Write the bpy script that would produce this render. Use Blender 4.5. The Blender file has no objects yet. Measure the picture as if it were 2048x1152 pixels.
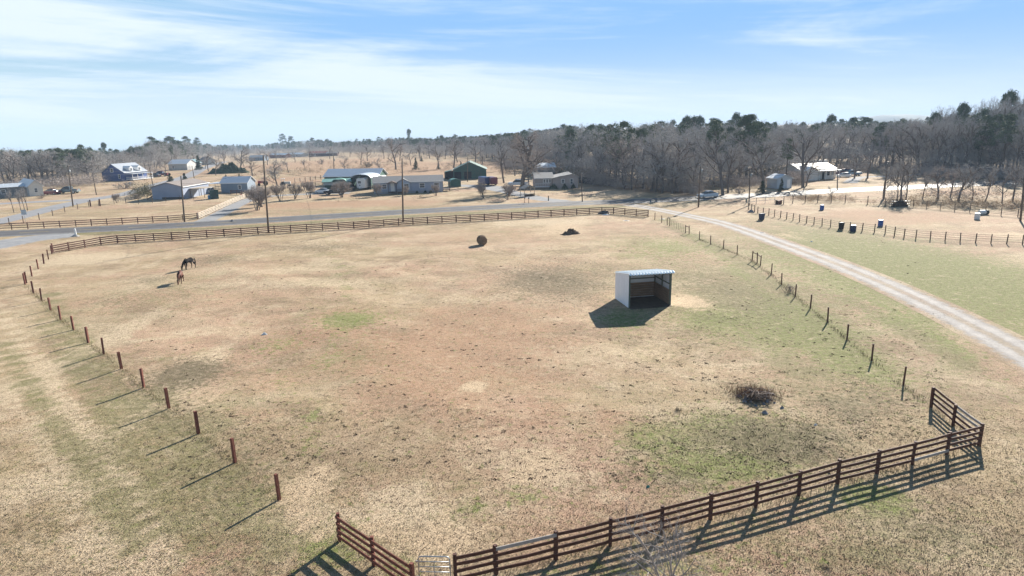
import bpy, math, random
import numpy as np
from math import radians as R, sin, cos, pi, atan2, hypot
from mathutils import Vector, Matrix
random.seed(7); rng = np.random.default_rng(7)
S = bpy.context.scene
COL = S.collection

# ------------------------------------------------------------------ camera
F = 1330.0; PITCH = math.atan((576-255)/F); ROLL = 0.02; H = 16.5
cd = bpy.data.cameras.new('camera'); cd.sensor_width = 36; cd.lens = F/2048*36
cd.clip_start = 0.1; cd.clip_end = 20000
cam = bpy.data.objects.new('camera', cd); COL.objects.link(cam); S.camera = cam
Rv = Vector((1, 0, 0)); Uv = Vector((0, sin(PITCH), cos(PITCH))); Fv = Vector((0, cos(PITCH), -sin(PITCH)))
EU = Rv*cos(ROLL) - Uv*sin(ROLL); EV = Rv*sin(ROLL) + Uv*cos(ROLL)
M = Matrix((EU, EV, -Fv)).transposed().to_4x4(); M.translation = Vector((0, 0, H))
cam.matrix_world = M

# ------------------------------------------------------------------ light
SUN_EL = R(25); SUN_AZ = R(58)          # direction TOWARDS the sun, azimuth from +X
sdir = Vector((cos(SUN_AZ)*cos(SUN_EL), sin(SUN_AZ)*cos(SUN_EL), sin(SUN_EL)))
sd = bpy.data.lights.new('sun', 'SUN'); sd.energy = 5.0; sd.angle = R(0.5); sd.color = (1, .93, .82)
sun = bpy.data.objects.new('sun', sd); COL.objects.link(sun)
sun.rotation_euler = sdir.to_track_quat('Z', 'Y').to_euler()
S.view_settings.view_transform = 'Standard'; S.view_settings.look = 'None'
S.view_settings.exposure = 1.42; S.view_settings.gamma = 1

W = bpy.data.worlds.new('World'); S.world = W; W.use_nodes = True
def world():
    nt = W.node_tree; nt.nodes.clear(); N = nt.nodes.new; L = nt.links.new
    out = N('ShaderNodeOutputWorld'); bg = N('ShaderNodeBackground'); bg.inputs[1].default_value = SKY
    sky = N('ShaderNodeTexSky'); sky.sky_type = 'NISHITA'; sky.sun_disc = False
    sky.sun_elevation = SUN_EL; sky.sun_rotation = pi/2 - SUN_AZ
    sky.air_density = 1.3; sky.dust_density = .25; sky.ozone_density = 2.5; sky.altitude = 100
    tc = N('ShaderNodeTexCoord'); sp = N('ShaderNodeSeparateXYZ'); L(tc.outputs['Generated'], sp.inputs[0])
    def m(op, a, b=None, clamp=False):
        n = N('ShaderNodeMath'); n.operation = op; n.use_clamp = clamp
        for i, v in enumerate((a, b)):
            if v is None: continue
            if isinstance(v, (int, float)): n.inputs[i].default_value = v
            else: L(v, n.inputs[i])
        return n.outputs[0]
    x, y, z = sp.outputs
    az = m('ARCTAN2', x, y)
    zs = m('ADD', z, m('MULTIPLY', az, .045))              # the streaks sink a little to the right
    cx, cy = az, zs
    def noise(sx, sy, rot, scale, det, rough, dist, off):
        cb = N('ShaderNodeCombineXYZ'); L(cx, cb.inputs[0]); L(cy, cb.inputs[1])
        mp = N('ShaderNodeMapping'); mp.inputs['Rotation'].default_value = (0, 0, rot)
        mp.inputs['Scale'].default_value = (sx, sy, 1); mp.inputs['Location'].default_value = off
        L(cb.outputs[0], mp.inputs[0])
        n = N('ShaderNodeTexNoise'); n.inputs['Scale'].default_value = scale; n.inputs['Detail'].default_value = det
        n.inputs['Roughness'].default_value = rough; n.inputs['Distortion'].default_value = dist
        L(mp.outputs[0], n.inputs[0]); return n.outputs[0]
    def ramp(v, a, b):
        n = N('ShaderNodeMapRange'); n.inputs[1].default_value = a; n.inputs[2].default_value = b
        n.interpolation_type = 'SMOOTHSTEP'
        L(v, n.inputs[0]); return n.outputs[0]
    n1 = noise(1.5, 13.0, R(3), 1.0, 9, .62, .7, (3.1, 1.7, 0))     # broad wisps
    n2 = noise(2.2, 42.0, R(-3), 1.0, 7, .66, .5, (0.4, 8.2, 0))    # fine combed streaks
    n3 = noise(1.1, 4.5, R(4), 1.0, 3, .5, .3, (5.5, 2.2, 0))       # where the banks lie
    left = ramp(az, .60, -.25)
    v = m('ADD', m('MULTIPLY', n1, .52), m('ADD', m('MULTIPLY', n2, .26), m('MULTIPLY', n3, .42)))
    v = m('ADD', v, m('MULTIPLY', left, .085))
    cl = ramp(v, .555, .775)
    low = m('POWER', ramp(z, .17, -.03), 1.5)                # veil thickens towards the horizon
    fac = m('MAXIMUM', m('MULTIPLY', cl, .80), m('MULTIPLY', low, .80))
    fac = m('ADD', m('MULTIPLY', fac, .75), m('MULTIPLY', m('ADD', cl, low, True), .22))
    fac = m('MINIMUM', m('ADD', fac, .17), .97)
    fac = m('MULTIPLY', fac, m('MULTIPLY', ramp(z, -.05, .0), ramp(z, .36, .22)))
    hs = N('ShaderNodeMix'); hs.data_type = 'RGBA'; hs.blend_type = 'DARKEN'; hs.inputs[0].default_value = 1   # thin the glow round the sun
    L(sky.outputs[0], hs.inputs[6]); hs.inputs[7].default_value = CAP
    sat = N('ShaderNodeHueSaturation'); sat.inputs['Saturation'].default_value = 1.05; L(hs.outputs[2], sat.inputs['Color'])
    mx = N('ShaderNodeMix'); mx.data_type = 'RGBA'; L(fac, mx.inputs[0]); L(sat.outputs[0], mx.inputs[6])
    mx.inputs[7].default_value = CLOUD
    L(mx.outputs[2], bg.inputs[0]); L(bg.outputs[0], out.inputs[0])
SKY = .05; CAP = (1.7, 3.9, 7.8, 1); CLOUD = (6.5, 7.35, 8.4, 1)
world()

# ------------------------------------------------------------------ terrain + pixel -> place
def sstep(a, b, x):
    t = np.clip((np.asarray(x, float)-a)/(b-a), 0, 1); return t*t*(3-2*t)
def T(x, y):
    x = np.asarray(x, float); y = np.asarray(y, float)
    r = np.hypot(x, y)
    ang = x/np.maximum(r, 1)                                # -: left of the view
    slope = .008*(1-sstep(-.40, -.15, ang)) + .013*(1-sstep(-.05, .16, ang))
    z = -slope*np.maximum(0, r-330)*sstep(300, 420, r)
    m = np.clip(1-((x+9)/36)**2-((y-64)/34)**2, 0, 1)
    m = sstep(0, .4, m)*(1-np.exp(-(((x-12.5)**2+(y-61)**2)/22)**2))
    z = z + m*(.10*np.sin(x*.31+1.3*np.sin(y*.17))*np.sin(y*.27+x*.08) + .05*np.sin(x*.83+y*.31)*np.sin(y*.71-.4))
    return z
def Tz(x, y): return float(T(x, y))
def ray(px, py):
    u = (px-1024)/F; v = -(py-576)/F
    return Fv + EU*u + EV*v
def G(px, py, z=0.0):
    d = ray(px, py); t = (z-H)/d.z
    return Vector((d.x*t, d.y*t, z))
def P(px, py, up=0.0):
    """point of the ground seen in the photograph at px, py"""
    d = ray(px, py); z = 0.0
    for i in range(12):
        t = (z+up-H)/min(d.z, -.002)
        z = .5*z+.5*Tz(d.x*t, d.y*t) if i > 1 else Tz(d.x*t, d.y*t)
    return Vector((d.x*t, d.y*t, z))
def hgt(b, py, px=None):
    """height of the top seen at row py above base point b"""
    if px is None: px = 1024 + F*0
    lo, hi = 0.0, 60.0
    for i in range(30):
        m = (lo+hi)/2; q = Vector((b.x, b.y, b.z+m)) - Vector((0, 0, H))
        v = 576 - F*q.dot(EV)/q.dot(Fv)
        if v > py: lo = m
        else: hi = m
    return (lo+hi)/2

# ------------------------------------------------------------------ object helpers
def tag(o, label=None, cat=None, group=None, kind=None):
    if label: o['label'] = label
    if cat: o['category'] = cat
    if group: o['group'] = group
    if kind: o['kind'] = kind
    return o
def empty(name, loc, rz=0, label=None, cat=None, group=None):
    o = bpy.data.objects.new(name, None); COL.objects.link(o); o.location = loc; o.rotation_euler = (0, 0, rz)
    o.empty_display_size = .3
    return tag(o, label, cat, group)
class MB:
    def __init__(s): s.v = []; s.f = []
    def add(s, vs, fs):
        k = len(s.v); s.v += [tuple(v) for v in vs]; s.f += [tuple(i+k for i in f) for f in fs]; return s
    def box(s, a, b, M=None):
        x0, y0, z0 = a; x1, y1, z1 = b
        vs = [(x0,y0,z0),(x1,y0,z0),(x1,y1,z0),(x0,y1,z0),(x0,y0,z1),(x1,y0,z1),(x1,y1,z1),(x0,y1,z1)]
        if M is not None: vs = [M @ Vector(v) for v in vs]
        return s.add(vs, [(3,2,1,0),(4,5,6,7),(0,1,5,4),(1,2,6,5),(2,3,7,6),(3,0,4,7)])
    def bar(s, p, q, w, h=None):
        """rectangular bar from p to q, w across, h the other way"""
        p = Vector(p); q = Vector(q); h = h or w; d = (q-p).normalized()
        a = d.cross(Vector((0, 0, 1)));
        if a.length < .01: a = Vector((1, 0, 0))
        a.normalize(); b = a.cross(d).normalized(); a = a*w/2; b = b*h/2
        vs = [p-a-b, p+a-b, p+a+b, p-a+b, q-a-b, q+a-b, q+a+b, q-a+b]
        return s.add(vs, [(0,1,2,3),(7,6,5,4),(1,0,4,5),(2,1,5,6),(3,2,6,7),(0,3,7,4)])
    def tube(s, pts, rads, n=8, caps=True):
        pts = [Vector(p) for p in pts]
        if isinstance(rads, (int, float)): rads = [rads]*len(pts)
        base = len(s.v); ref = None
        for i, p in enumerate(pts):
            d = (pts[min(i+1, len(pts)-1)] - pts[max(i-1, 0)]).normalized()
            a = d.cross(Vector((0, 0, 1)) if abs(d.z) < .95 else Vector((1, 0, 0))).normalized()
            if ref is not None and a.dot(ref) < 0: a = -a
            ref = a; b = d.cross(a)
            for k in range(n):
                t = 2*pi*k/n; s.v.append(tuple(p + (a*cos(t)+b*sin(t))*rads[i]))
        for i in range(len(pts)-1):
            for k in range(n):
                a0 = base+i*n+k; a1 = base+i*n+(k+1) % n
                s.f.append((a0, a1, a1+n, a0+n))
        if caps:
            s.f.append(tuple(base+k for k in range(n))[::-1]); s.f.append(tuple(base+(len(pts)-1)*n+k for k in range(n)))
        return s
    def cyl(s, c, r, h, n=16, r2=None):
        c = Vector(c); return s.tube([c, c+Vector((0, 0, h))], [r, r if r2 is None else r2], n)
    def prism(s, poly, x0, x1, axis='x'):
        """polygon (a,b) swept along an axis from x0 to x1"""
        n = len(poly); vs = []
        for x in (x0, x1):
            for a, b in poly:
                vs.append((x, a, b) if axis == 'x' else (a, x, b) if axis == 'y' else (a, b, x))
        fs = [tuple(range(n))[::-1], tuple(range(n, 2*n))] + [(i, (i+1) % n, n+(i+1) % n, n+i) for i in range(n)]
        return s.add(vs, fs)
    def build(s, name, m, parent=None, label=None, smooth=False):
        me = bpy.data.meshes.new(name); me.from_pydata(s.v, [], s.f); me.update()
        if m: me.materials.append(m)
        o = bpy.data.objects.new(name, me); COL.objects.link(o)
        if parent: o.parent = parent
        if smooth: me.polygons.foreach_set('use_smooth', [True]*len(me.polygons))
        if label: o['label'] = label
        return o
def fix_normals(o):
    import bmesh
    bm = bmesh.new(); bm.from_mesh(o.data); bmesh.ops.recalc_face_normals(bm, faces=bm.faces); bm.to_mesh(o.data); bm.free(); return o
def npmesh(name, V, Fc, m=None, link=True):
    """V (n,3), Fc (k,3 or 4) numpy"""
    V = np.ascontiguousarray(V, np.float32); Fc = np.ascontiguousarray(Fc, np.int32); k = Fc.shape[1]
    me = bpy.data.meshes.new(name); me.vertices.add(len(V)); me.vertices.foreach_set('co', V.ravel())
    me.loops.add(Fc.size); me.loops.foreach_set('vertex_index', Fc.ravel())
    me.polygons.add(len(Fc)); me.polygons.foreach_set('loop_start', np.arange(0, Fc.size, k, dtype=np.int32))
    try: me.polygons.foreach_set('loop_total', np.full(len(Fc), k, np.int32))
    except Exception: pass
    me.update(calc_edges=True)
    if m: me.materials.append(m)
    if not link: return me
    o = bpy.data.objects.new(name, me); COL.objects.link(o); return o
def copy_tree(o, parent=None):
    c = o.copy(); COL.objects.link(c)
    if parent: c.parent = parent
    for ch in o.children: copy_tree(ch, c)
    return c

# ------------------------------------------------------------------ materials
def nodes(name):
    m = bpy.data.materials.new(name); m.use_nodes = True; nt = m.node_tree
    b = nt.nodes['Principled BSDF']; return m, nt, b
MATS = {}
def mat(name, col, rough=.7, var=.18, scale=3.0, bump=.0, metal=0, spec=.3, bscale=None, stretch=(1,1,1), wave=None):
    if name in MATS: return MATS[name]
    m, nt, b = nodes(name); N = nt.nodes.new; L = nt.links.new
    b.inputs['Roughness'].default_value = rough; b.inputs['Metallic'].default_value = metal
    b.inputs['Specular IOR Level'].default_value = spec
    tc = N('ShaderNodeTexCoord'); mp = N('ShaderNodeMapping'); mp.inputs['Scale'].default_value = stretch; L(tc.outputs['Object'], mp.inputs[0])
    n = N('ShaderNodeTexNoise'); n.inputs['Scale'].default_value = scale; n.inputs['Detail'].default_value = 6; n.inputs['Roughness'].default_value = .65
    L(mp.outputs[0], n.inputs[0])
    r = N('ShaderNodeValToRGB'); r.color_ramp.elements[0].position = .3; r.color_ramp.elements[1].position = .7
    r.color_ramp.elements[0].color = (*[c*(1-var) for c in col], 1); r.color_ramp.elements[1].color = (*[min(1, c*(1+var)) for c in col], 1)
    L(n.outputs[0], r.inputs[0]); L(r.outputs[0], b.inputs['Base Color'])
    h = None
    if wave:
        w = N('ShaderNodeTexWave'); w.inputs['Scale'].default_value = wave[1]; w.bands_direction = wave[0]
        L(tc.outputs['Object'], w.inputs[0]); h = w.outputs['Fac']; bump = bump or .4
    elif bump:
        n2 = N('ShaderNodeTexNoise'); n2.inputs['Scale'].default_value = bscale or scale*4; n2.inputs['Detail'].default_value = 5
        L(mp.outputs[0], n2.inputs[0]); h = n2.outputs[0]
    if h is not None:
        bp = N('ShaderNodeBump'); bp.inputs['Strength'].default_value = bump; bp.inputs['Distance'].default_value = .05
        L(h, bp.inputs['Height']); L(bp.outputs[0], b.inputs['Normal'])
    MATS[name] = m; return m
glass = mat('window_glass', (.05, .07, .09), .08, .1, spec=.6)
m_board = mat('fence_brown', (.082, .034, .023), .75, .35, 6, .3)
m_boardred = mat('fence_brown_red', (.15, .050, .034), .75, .35, 6, .3)
m_grey = mat('weathered_board', (.30, .28, .27), .8, .2, 5, .2)
m_tanboard = mat('bare_lumber', (.42, .36, .29), .8, .25, 4, .2)
m_wire = mat('rusty_wire', (.10, .075, .06), .8, .1, spec=.05)
m_pole = mat('weathered_pole', (.12, .095, .075), .85, .3, 2, .3, stretch=(4,4,.5))
m_galv = mat('galvanised_steel', (.36, .38, .40), .4, .12, 4, metal=.6)
m_tyre = mat('tyre_rubber', (.02, .02, .02), .85); m_rim = mat('wheel_rim', (.5, .5, .5), .35, .05, metal=.7)
m_white = mat('white_paint', (.72, .73, .73), .55, .06, 2); m_trim = mat('white_trim', (.75, .75, .74), .5, .05)
m_dark = mat('dark_parts_and_shade', (.02, .02, .022), .9)  # for near-black parts, and for shade inside openings put in as colour
m_concrete = mat('concrete', (.42, .40, .37), .9, .2, 3, .2)

# grass colour group, shared by the ground, the drive edges and the tufts
def grass_group():
    g = bpy.data.node_groups.new('grass_colour', 'ShaderNodeTree')
    g.interface.new_socket('Color', in_out='OUTPUT', socket_type='NodeSocketColor')
    g.interface.new_socket('Height', in_out='OUTPUT', socket_type='NodeSocketFloat')
    N = g.nodes.new; L = g.links.new
    out = N('NodeGroupOutput'); geo = N('ShaderNodeNewGeometry')
    def noise(scale, det=4, rough=.6, stretch=None, off=(0, 0, 0), dist=0):
        mp = N('ShaderNodeMapping'); mp.inputs['Scale'].default_value = stretch or (1, 1, 1); mp.inputs['Location'].default_value = off
        L(geo.outputs['Position'], mp.inputs[0])
        n = N('ShaderNodeTexNoise'); n.inputs['Scale'].default_value = scale; n.inputs['Detail'].default_value = det
        n.inputs['Roughness'].default_value = rough; n.inputs['Distortion'].default_value = dist
        L(mp.outputs[0], n.inputs[0]); return n.outputs[0]
    def rng_(v, a, b, c=0, d=1):
        n = N('ShaderNodeMapRange'); n.interpolation_type = 'SMOOTHSTEP'
        for i, q in enumerate((a, b, c, d)): n.inputs[i+1].default_value = q
        L(v, n.inputs[0]); return n.outputs[0]
    def mth(op, a, b):
        n = N('ShaderNodeMath'); n.operation = op
        for i, q in enumerate((a, b)):
            if isinstance(q, (int, float)): n.inputs[i].default_value = q
            else: L(q, n.inputs[i])
        return n.outputs[0]
    def mix(f, a, b):
        n = N('ShaderNodeMix'); n.data_type = 'RGBA'
        if isinstance(f, (int, float)): n.inputs[0].default_value = f
        else: L(f, n.inputs[0])
        for i, q in ((6, a), (7, b)):
            if isinstance(q, tuple): n.inputs[i].default_value = (*q, 1)
            else: L(q, n.inputs[i])
        return n.outputs[2]
    def attr(nm):
        n = N('ShaderNodeAttribute'); n.attribute_name = nm; return n.outputs['Fac']
    straw = (.41, .305, .185); pale = (.62, .49, .34); pink = (.46, .295, .205); olive = (.185, .18, .072)
    green = (.165, .215, .045); soil = (.60, .45, .30); brown = (.115, .085, .055); redfield = (.40, .235, .150)
    n_big = noise(.05, 5, .6); n_mid = noise(.30, 6, .65, off=(13, 5, 0)); n_fine = noise(2.4, 8, .75); n_grit = noise(13, 5, .8)
    n_fl0 = noise(1.5, 6, .75, off=(17, 9, 0), dist=.5)
    n_str = noise(.9, 5, .7, stretch=(.35, 1.2, 1), off=(7, 1, 0), dist=.4)
    c = mix(rng_(n_big, .42, .58), straw, pink); n_sc = noise(.12, 6, .7, off=(50, 21, 0), dist=.6)
    c = mix(mth('MULTIPLY', rng_(n_sc, .49, .60), .70), c, pale); c = mix(mth('MULTIPLY', rng_(noise(.17, 6, .72, off=(8, 71, 0), dist=.8), .50, .62), .70), c, (.24, .165, .105))
    c = mix(mth('MULTIPLY', rng_(noise(.21, 6, .72, off=(88, 1, 0), dist=.8), .53, .66), .45), c, (.26, .24, .11))
    c = mix(mth('MULTIPLY', rng_(n_mid, .50, .70), .75), c, pale)
    c = mix(mth('MULTIPLY', rng_(n_str, .52, .70), .30), c, brown)
    # painted attribute layers broken up by noise
    def layer(c, nm, col, w, n, k=.9):
        a = attr(nm); f = rng_(mth('ADD', a, mth('MULTIPLY', mth('SUBTRACT', n, .5), w)), .30, .75)
        return mix(mth('MULTIPLY', f, k), c, col)
    n_brk = mth('ADD', mth('MULTIPLY', n_mid, .55), mth('MULTIPLY', n_fine, .45)); n_brk2 = mth('ADD', mth('MULTIPLY', n_sc, .5), mth('MULTIPLY', n_fl0, .5))
    n_bd = noise(.16, 5, .6, stretch=(.28, 1, 1), off=(2, 3, 0), dist=.5); c = mix(mth('MULTIPLY', rng_(n_bd, .52, .64), .40), c, pale); c = mix(mth('MULTIPLY', rng_(n_bd, .48, .38), .38), c, (.25, .17, .11))
    c = layer(c, 'sedge', redfield, 2.0, n_sc, .85)
    c = layer(c, 'pale', pale, 2.4, n_brk2, .85)
    c = layer(c, 'olive', olive, 2.6, n_brk, .72)
    n_h = noise(1.9, 8, .80, off=(61, 33, 0), dist=.3); n_h2 = noise(2.7, 8, .82, off=(5, 93, 0), dist=.3)
    def flecks(c, nm, col, nn, k):          # many small hard-edged flecks whose number follows the layer
        a = attr(nm); f = rng_(mth('ADD', mth('MULTIPLY', a, .20), nn), .560, .645); return mix(mth('MULTIPLY', f, k), c, col)
    c = layer(c, 'green', (.25, .25, .10), 2.4, n_sc, .70)
    c = flecks(c, 'green', green, n_h, .85)
    c = layer(c, 'dark', (.20, .155, .10), 2.4, n_brk, .55)
    c = flecks(c, 'dark', (.085, .07, .04), n_h2, .85)
    c = flecks(c, 'olive', (.14, .14, .05), n_h2, .5)
    c = layer(c, 'soil', soil, 3.0, n_brk2, .95)
    # scattered small green and dark flecks everywhere
    n_fl = noise(1.1, 6, .8, off=(31, 4, 0))
    c = mix(mth('MULTIPLY', rng_(n_fl, .56, .66), .34), c, olive)
    n_fd = noise(3.1, 4, .7, off=(3, 44, 0))
    c = mix(mth('MULTIPLY', rng_(n_fd, .57, .65), .62), c, (.13, .095, .062)); n_fe = noise(.75, 8, .85, off=(3, 84, 0), dist=.5)
    c = mix(mth('MULTIPLY', rng_(n_fe, .55, .65), .38), c, (.21, .15, .095)); c = mix(mth('MULTIPLY', rng_(n_fe, .46, .38), .40), c, pale)
    # fine grain of straw, with shade painted dark into the low thatch
    c = mix(rng_(n_fine, .40, .68, .0, .30), c, pale)
    c = mix(rng_(n_grit, .40, .60, .62, .0), c, (.085, .068, .042))
    hh = mth('ADD', mth('MULTIPLY', n_fine, .6), mth('MULTIPLY', n_grit, .4))
    L(c, out.inputs[0]); L(hh, out.inputs[1])
    return g
GG = grass_group()
def grass_mat():
    m, nt, b = nodes('dry_winter_grass'); N = nt.nodes.new; L = nt.links.new
    g = N('ShaderNodeGroup'); g.node_tree = GG
    L(g.outputs[0], b.inputs['Base Color']); b.inputs['Roughness'].default_value = .95; b.inputs['Specular IOR Level'].default_value = .1
    bp = N('ShaderNodeBump'); bp.inputs['Strength'].default_value = .55; bp.inputs['Distance'].default_value = .14
    L(g.outputs[1], bp.inputs['Height']); L(bp.outputs[0], b.inputs['Normal']); return m
m_grass = grass_mat()

# ------------------------------------------------------------------ ground sheet
def axis(a, b, step, far_lo, far_hi, grow=1.07):
    mid = list(np.arange(a, b+1e-6, step)); lo = []; s = step; x = a
    while x > far_lo: s *= grow; x -= s; lo.append(x)
    hi = []; s = step; x = b
    while x < far_hi: s *= grow; x += s; hi.append(x)
    return np.array(lo[::-1]+mid+hi)
LAYERS = {k: [] for k in ('pale', 'olive', 'green', 'dark', 'soil', 'sedge')}
def patch(layer, px, py, rx, ry, k=1.0):
    c = P(px, py); e = P(px+rx, py); n = P(px, max(py-ry, 285)); s = P(px, py+ry)
    a = max((e-c).length, .3); b = max((n-s).length/2, .3)
    LAYERS[layer].append((c.x, (n.y+s.y)/2, a, b, k))
for a in [('soil',952,773,26,12,1.3),('soil',945,812,24,7,.8),('soil',1100,935,95,55,.6),('soil',905,1085,120,40,.75),('soil',620,970,60,50,.75),
          ('soil',760,1060,70,30,.55),('soil',480,890,30,22,.5),('soil',540,925,30,25,.5),('soil',245,738,16,8,.7),('soil',1380,605,50,20,.85),('soil',1125,462,80,14,.75),('soil',1250,441,40,8,.6),
          ('soil',110,505,60,7,.6),('soil',150,490,45,7,.5),('soil',1245,387,50,5,1.5),('soil',2030,470,50,7,.9),('soil',1570,470,50,12,.45)]: patch(*a)  # the patch at the far right edge paints a glint as pale ground
for a in [('dark',370,752,75,32,1.05),('dark',1530,880,170,48,.85),('dark',1620,905,100,30,.8),('dark',1110,565,130,40,.75),('dark',420,520,60,12,.55),('dark',300,560,50,10,.5),
          ('dark',1350,960,120,30,.6),('dark',1740,790,80,40,.5),('dark',1480,600,120,60,.5),('dark',1515,792,60,25,.9),('dark',640,495,120,10,.5),('dark',230,600,70,12,.4),
          ('dark',300,860,110,90,.35),('dark',450,985,150,90,.38),('dark',1850,1060,150,60,.4),('dark',700,830,120,40,.25),('dark',60,1060,80,70,.35)]: patch(*a)
for a in [('green',1750,998,55,22,1.5),('green',1450,930,90,30,.9),('green',1590,660,130,50,.9),('green',1440,640,90,40,.8),('green',700,640,70,18,.85),('green',620,830,18,14,.9),
          ('green',1900,545,190,50,.95),('green',1960,610,120,50,.7),('green',680,1100,50,45,.8),('green',800,1135,40,18,.9),('green',540,990,60,20,.4),('green',1820,640,100,18,.8),
          ('green',1250,640,60,20,.8),('green',830,385,60,5,.5),('green',1330,500,120,30,.55),('green',1700,720,90,60,.75),('green',1050,990,60,30,.5),('green',640,1095,40,30,.9),
          ('green',930,1020,50,30,.5),('green',560,690,60,20,.45),('green',1480,860,140,40,.6),('green',1400,1130,200,30,.45),('green',1250,1150,120,25,.6)]: patch(*a)
for a in [('olive',1560,640,260,120,.75),('olive',1950,580,200,110,.8),('olive',300,600,160,60,.45),('olive',330,900,220,130,.5),('olive',1650,760,160,80,.6),('olive',1500,900,260,70,.6),
          ('olive',640,560,200,20,.35),('olive',1600,1090,500,80,.42),('olive',700,720,90,60,.4),('olive',900,420,500,10,.55),('olive',200,425,180,10,.3),('olive',1250,560,200,25,.35),('olive',800,1100,300,60,.4)]: patch(*a)
for a in [('pale',60,760,50,160,.9),('pale',180,900,60,250,.75),('pale',150,520,160,20,.7),('pale',600,565,300,14,.7),('pale',900,600,260,20,.5),('pale',1180,720,200,40,.5),('pale',1050,900,180,60,.5),
          ('pale',1300,760,160,30,.4),('pale',700,480,200,6,.6),('pale',300,395,200,8,.8),('pale',2000,900,120,120,.6),('pale',1700,470,240,14,.4),('pale',1080,440,200,14,.5),('pale',800,880,200,50,.4)]: patch(*a)
for a in [('sedge',620,330,150,9,1.2),('sedge',850,338,250,14,1.3),('sedge',560,362,100,8,.9),('sedge',700,408,200,8,1.0),('sedge',1160,336,70,7,1.2),('sedge',420,345,60,6,.9),('sedge',1780,435,220,18,.8),
          ('sedge',1940,385,110,6,.9),('sedge',250,420,150,8,.45),('sedge',1600,620,60,12,.5),('sedge',1000,760,330,70,.36),('sedge',1000,530,260,40,.32),('sedge',800,650,200,60,.3)]: patch(*a)
def track(layer, pts, r, k=1.0, step=14):
    for (x0, y0), (x1, y1) in zip(pts[:-1], pts[1:]):
        n = max(1, int(hypot(x1-x0, y1-y0)/step))
        for i in range(n):
            c = P(x0+(x1-x0)*i/n, y0+(y1-y0)*i/n); LAYERS[layer].append((c.x, c.y, r, r*1.3, k*random.uniform(.8, 1.1)))
track('pale', [(-20,600),(30,665),(75,745),(130,830),(200,930),(290,1060),(330,1152)], .8, 1.35)
track('pale', [(-20,700),(30,800),(100,920),(180,1060),(240,1180)], .6, .95)
track('olive', [(60,470),(200,467),(370,459),(536,450),(806,433),(1024,422),(1160,415),(1280,412)], 1.5, 1.0, 8); track('dark', [(200,469),(536,452),(806,435),(1024,424),(1160,417)], 1.0, .62, 8)
track('olive', [(100,590),(150,680),(260,800),(380,930),(460,1040)], 1.3, .75)
for q in range(7): track('green', [(1560+q*50,500+q*4),(1700+q*48,548+q*4),(1850+q*46,605+q*4),(2000+q*44,668+q*4)], .55, random.uniform(.5, 1.0), 10)
track('soil', [(1300,640),(1180,740),(1000,860),(900,1000),(880,1110)], .35, .5, 8); track('soil', [(420,480),(520,560),(480,700),(560,860),(640,1010)], .3, .42, 8); track('soil', [(1250,630),(1400,700),(1600,760),(1820,830)], .3, .45, 8)
track('olive', [(10,690),(70,790),(150,900),(230,1010),(280,1100)], .7, 1.0); track('olive', [(80,640),(140,730),(210,830),(300,950),(400,1100)], .8, .9)
track('green', [(650,470),(690,560),(700,640),(640,730),(690,700)], .9, .42); track('green', [(520,700),(610,830),(640,950)], .5, .45); track('olive', [(1330,440),(1400,480),(1480,520),(1580,600),(1700,720)], 2.0, .8)
track('green', [(1380,470),(1450,520),(1540,600),(1640,700)], 1.2, .7)
track('pale', [(100,520),(60,560),(0,590)], 1.1, .7)
track('soil', [(245,745),(330,812),(400,862),(470,915),(520,950),(590,1010),(650,1080)], .45, .62)
track('dark', [(480,898),(520,925),(545,955)], .4, .7); track('dark', [(1300,640),(1410,590),(1500,560)], .8, .4)
track('olive', [(300,790),(400,900),(500,1020),(560,1100)], 1.6, .7)
track('green', [(1660,560),(1760,610),(1860,665),(1950,720)], .8, .9); track('olive', [(1700,600),(1800,650),(1950,740)], 1.5, .8)
track('pale', [(1430,470),(1530,520),(1640,580),(1750,640),(1860,710),(1960,790),(2048,870)], .6, .45)
for a in [('sedge',900,740,360,150,.85),('sedge',650,700,250,110,.7),('sedge',1100,850,260,90,.6),('soil',1060,955,60,22,.9),('soil',1140,900,40,14,.7),('soil',880,1080,80,22,.95),('soil',960,1065,40,12,.8),('soil',1330,700,90,25,.35),('soil',1500,740,60,18,.35),('pale',1080,445,160,10,.8),('soil',560,560,60,6,.6),('soil',700,500,70,5,.55),('soil',330,585,40,6,.5),('sedge',1150,560,250,60,.5),('sedge',1050,470,300,25,.5),('sedge',550,600,260,45,.4),('green',1900,575,260,100,1.1),('olive',1880,560,280,120,.9),('green',1600,640,90,50,.9),('green',1450,930,130,32,1.1),
          ('olive',500,1060,200,120,.55),('olive',1750,1100,350,80,.6),('olive',1500,890,220,55,.7),('green',1330,885,90,40,.6),('green',1400,945,120,35,.85),('dark',1700,820,120,50,.5),('dark',1570,895,130,36,.9),
          ('pale',780,1010,130,60,.8),('pale',1130,960,130,60,.7),('pale',700,440,260,5,.5),('sedge',1900,1000,120,150,.3),('sedge',1900,850,100,60,.45),('soil',1020,1060,60,30,.5)]: patch(*a)
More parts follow.
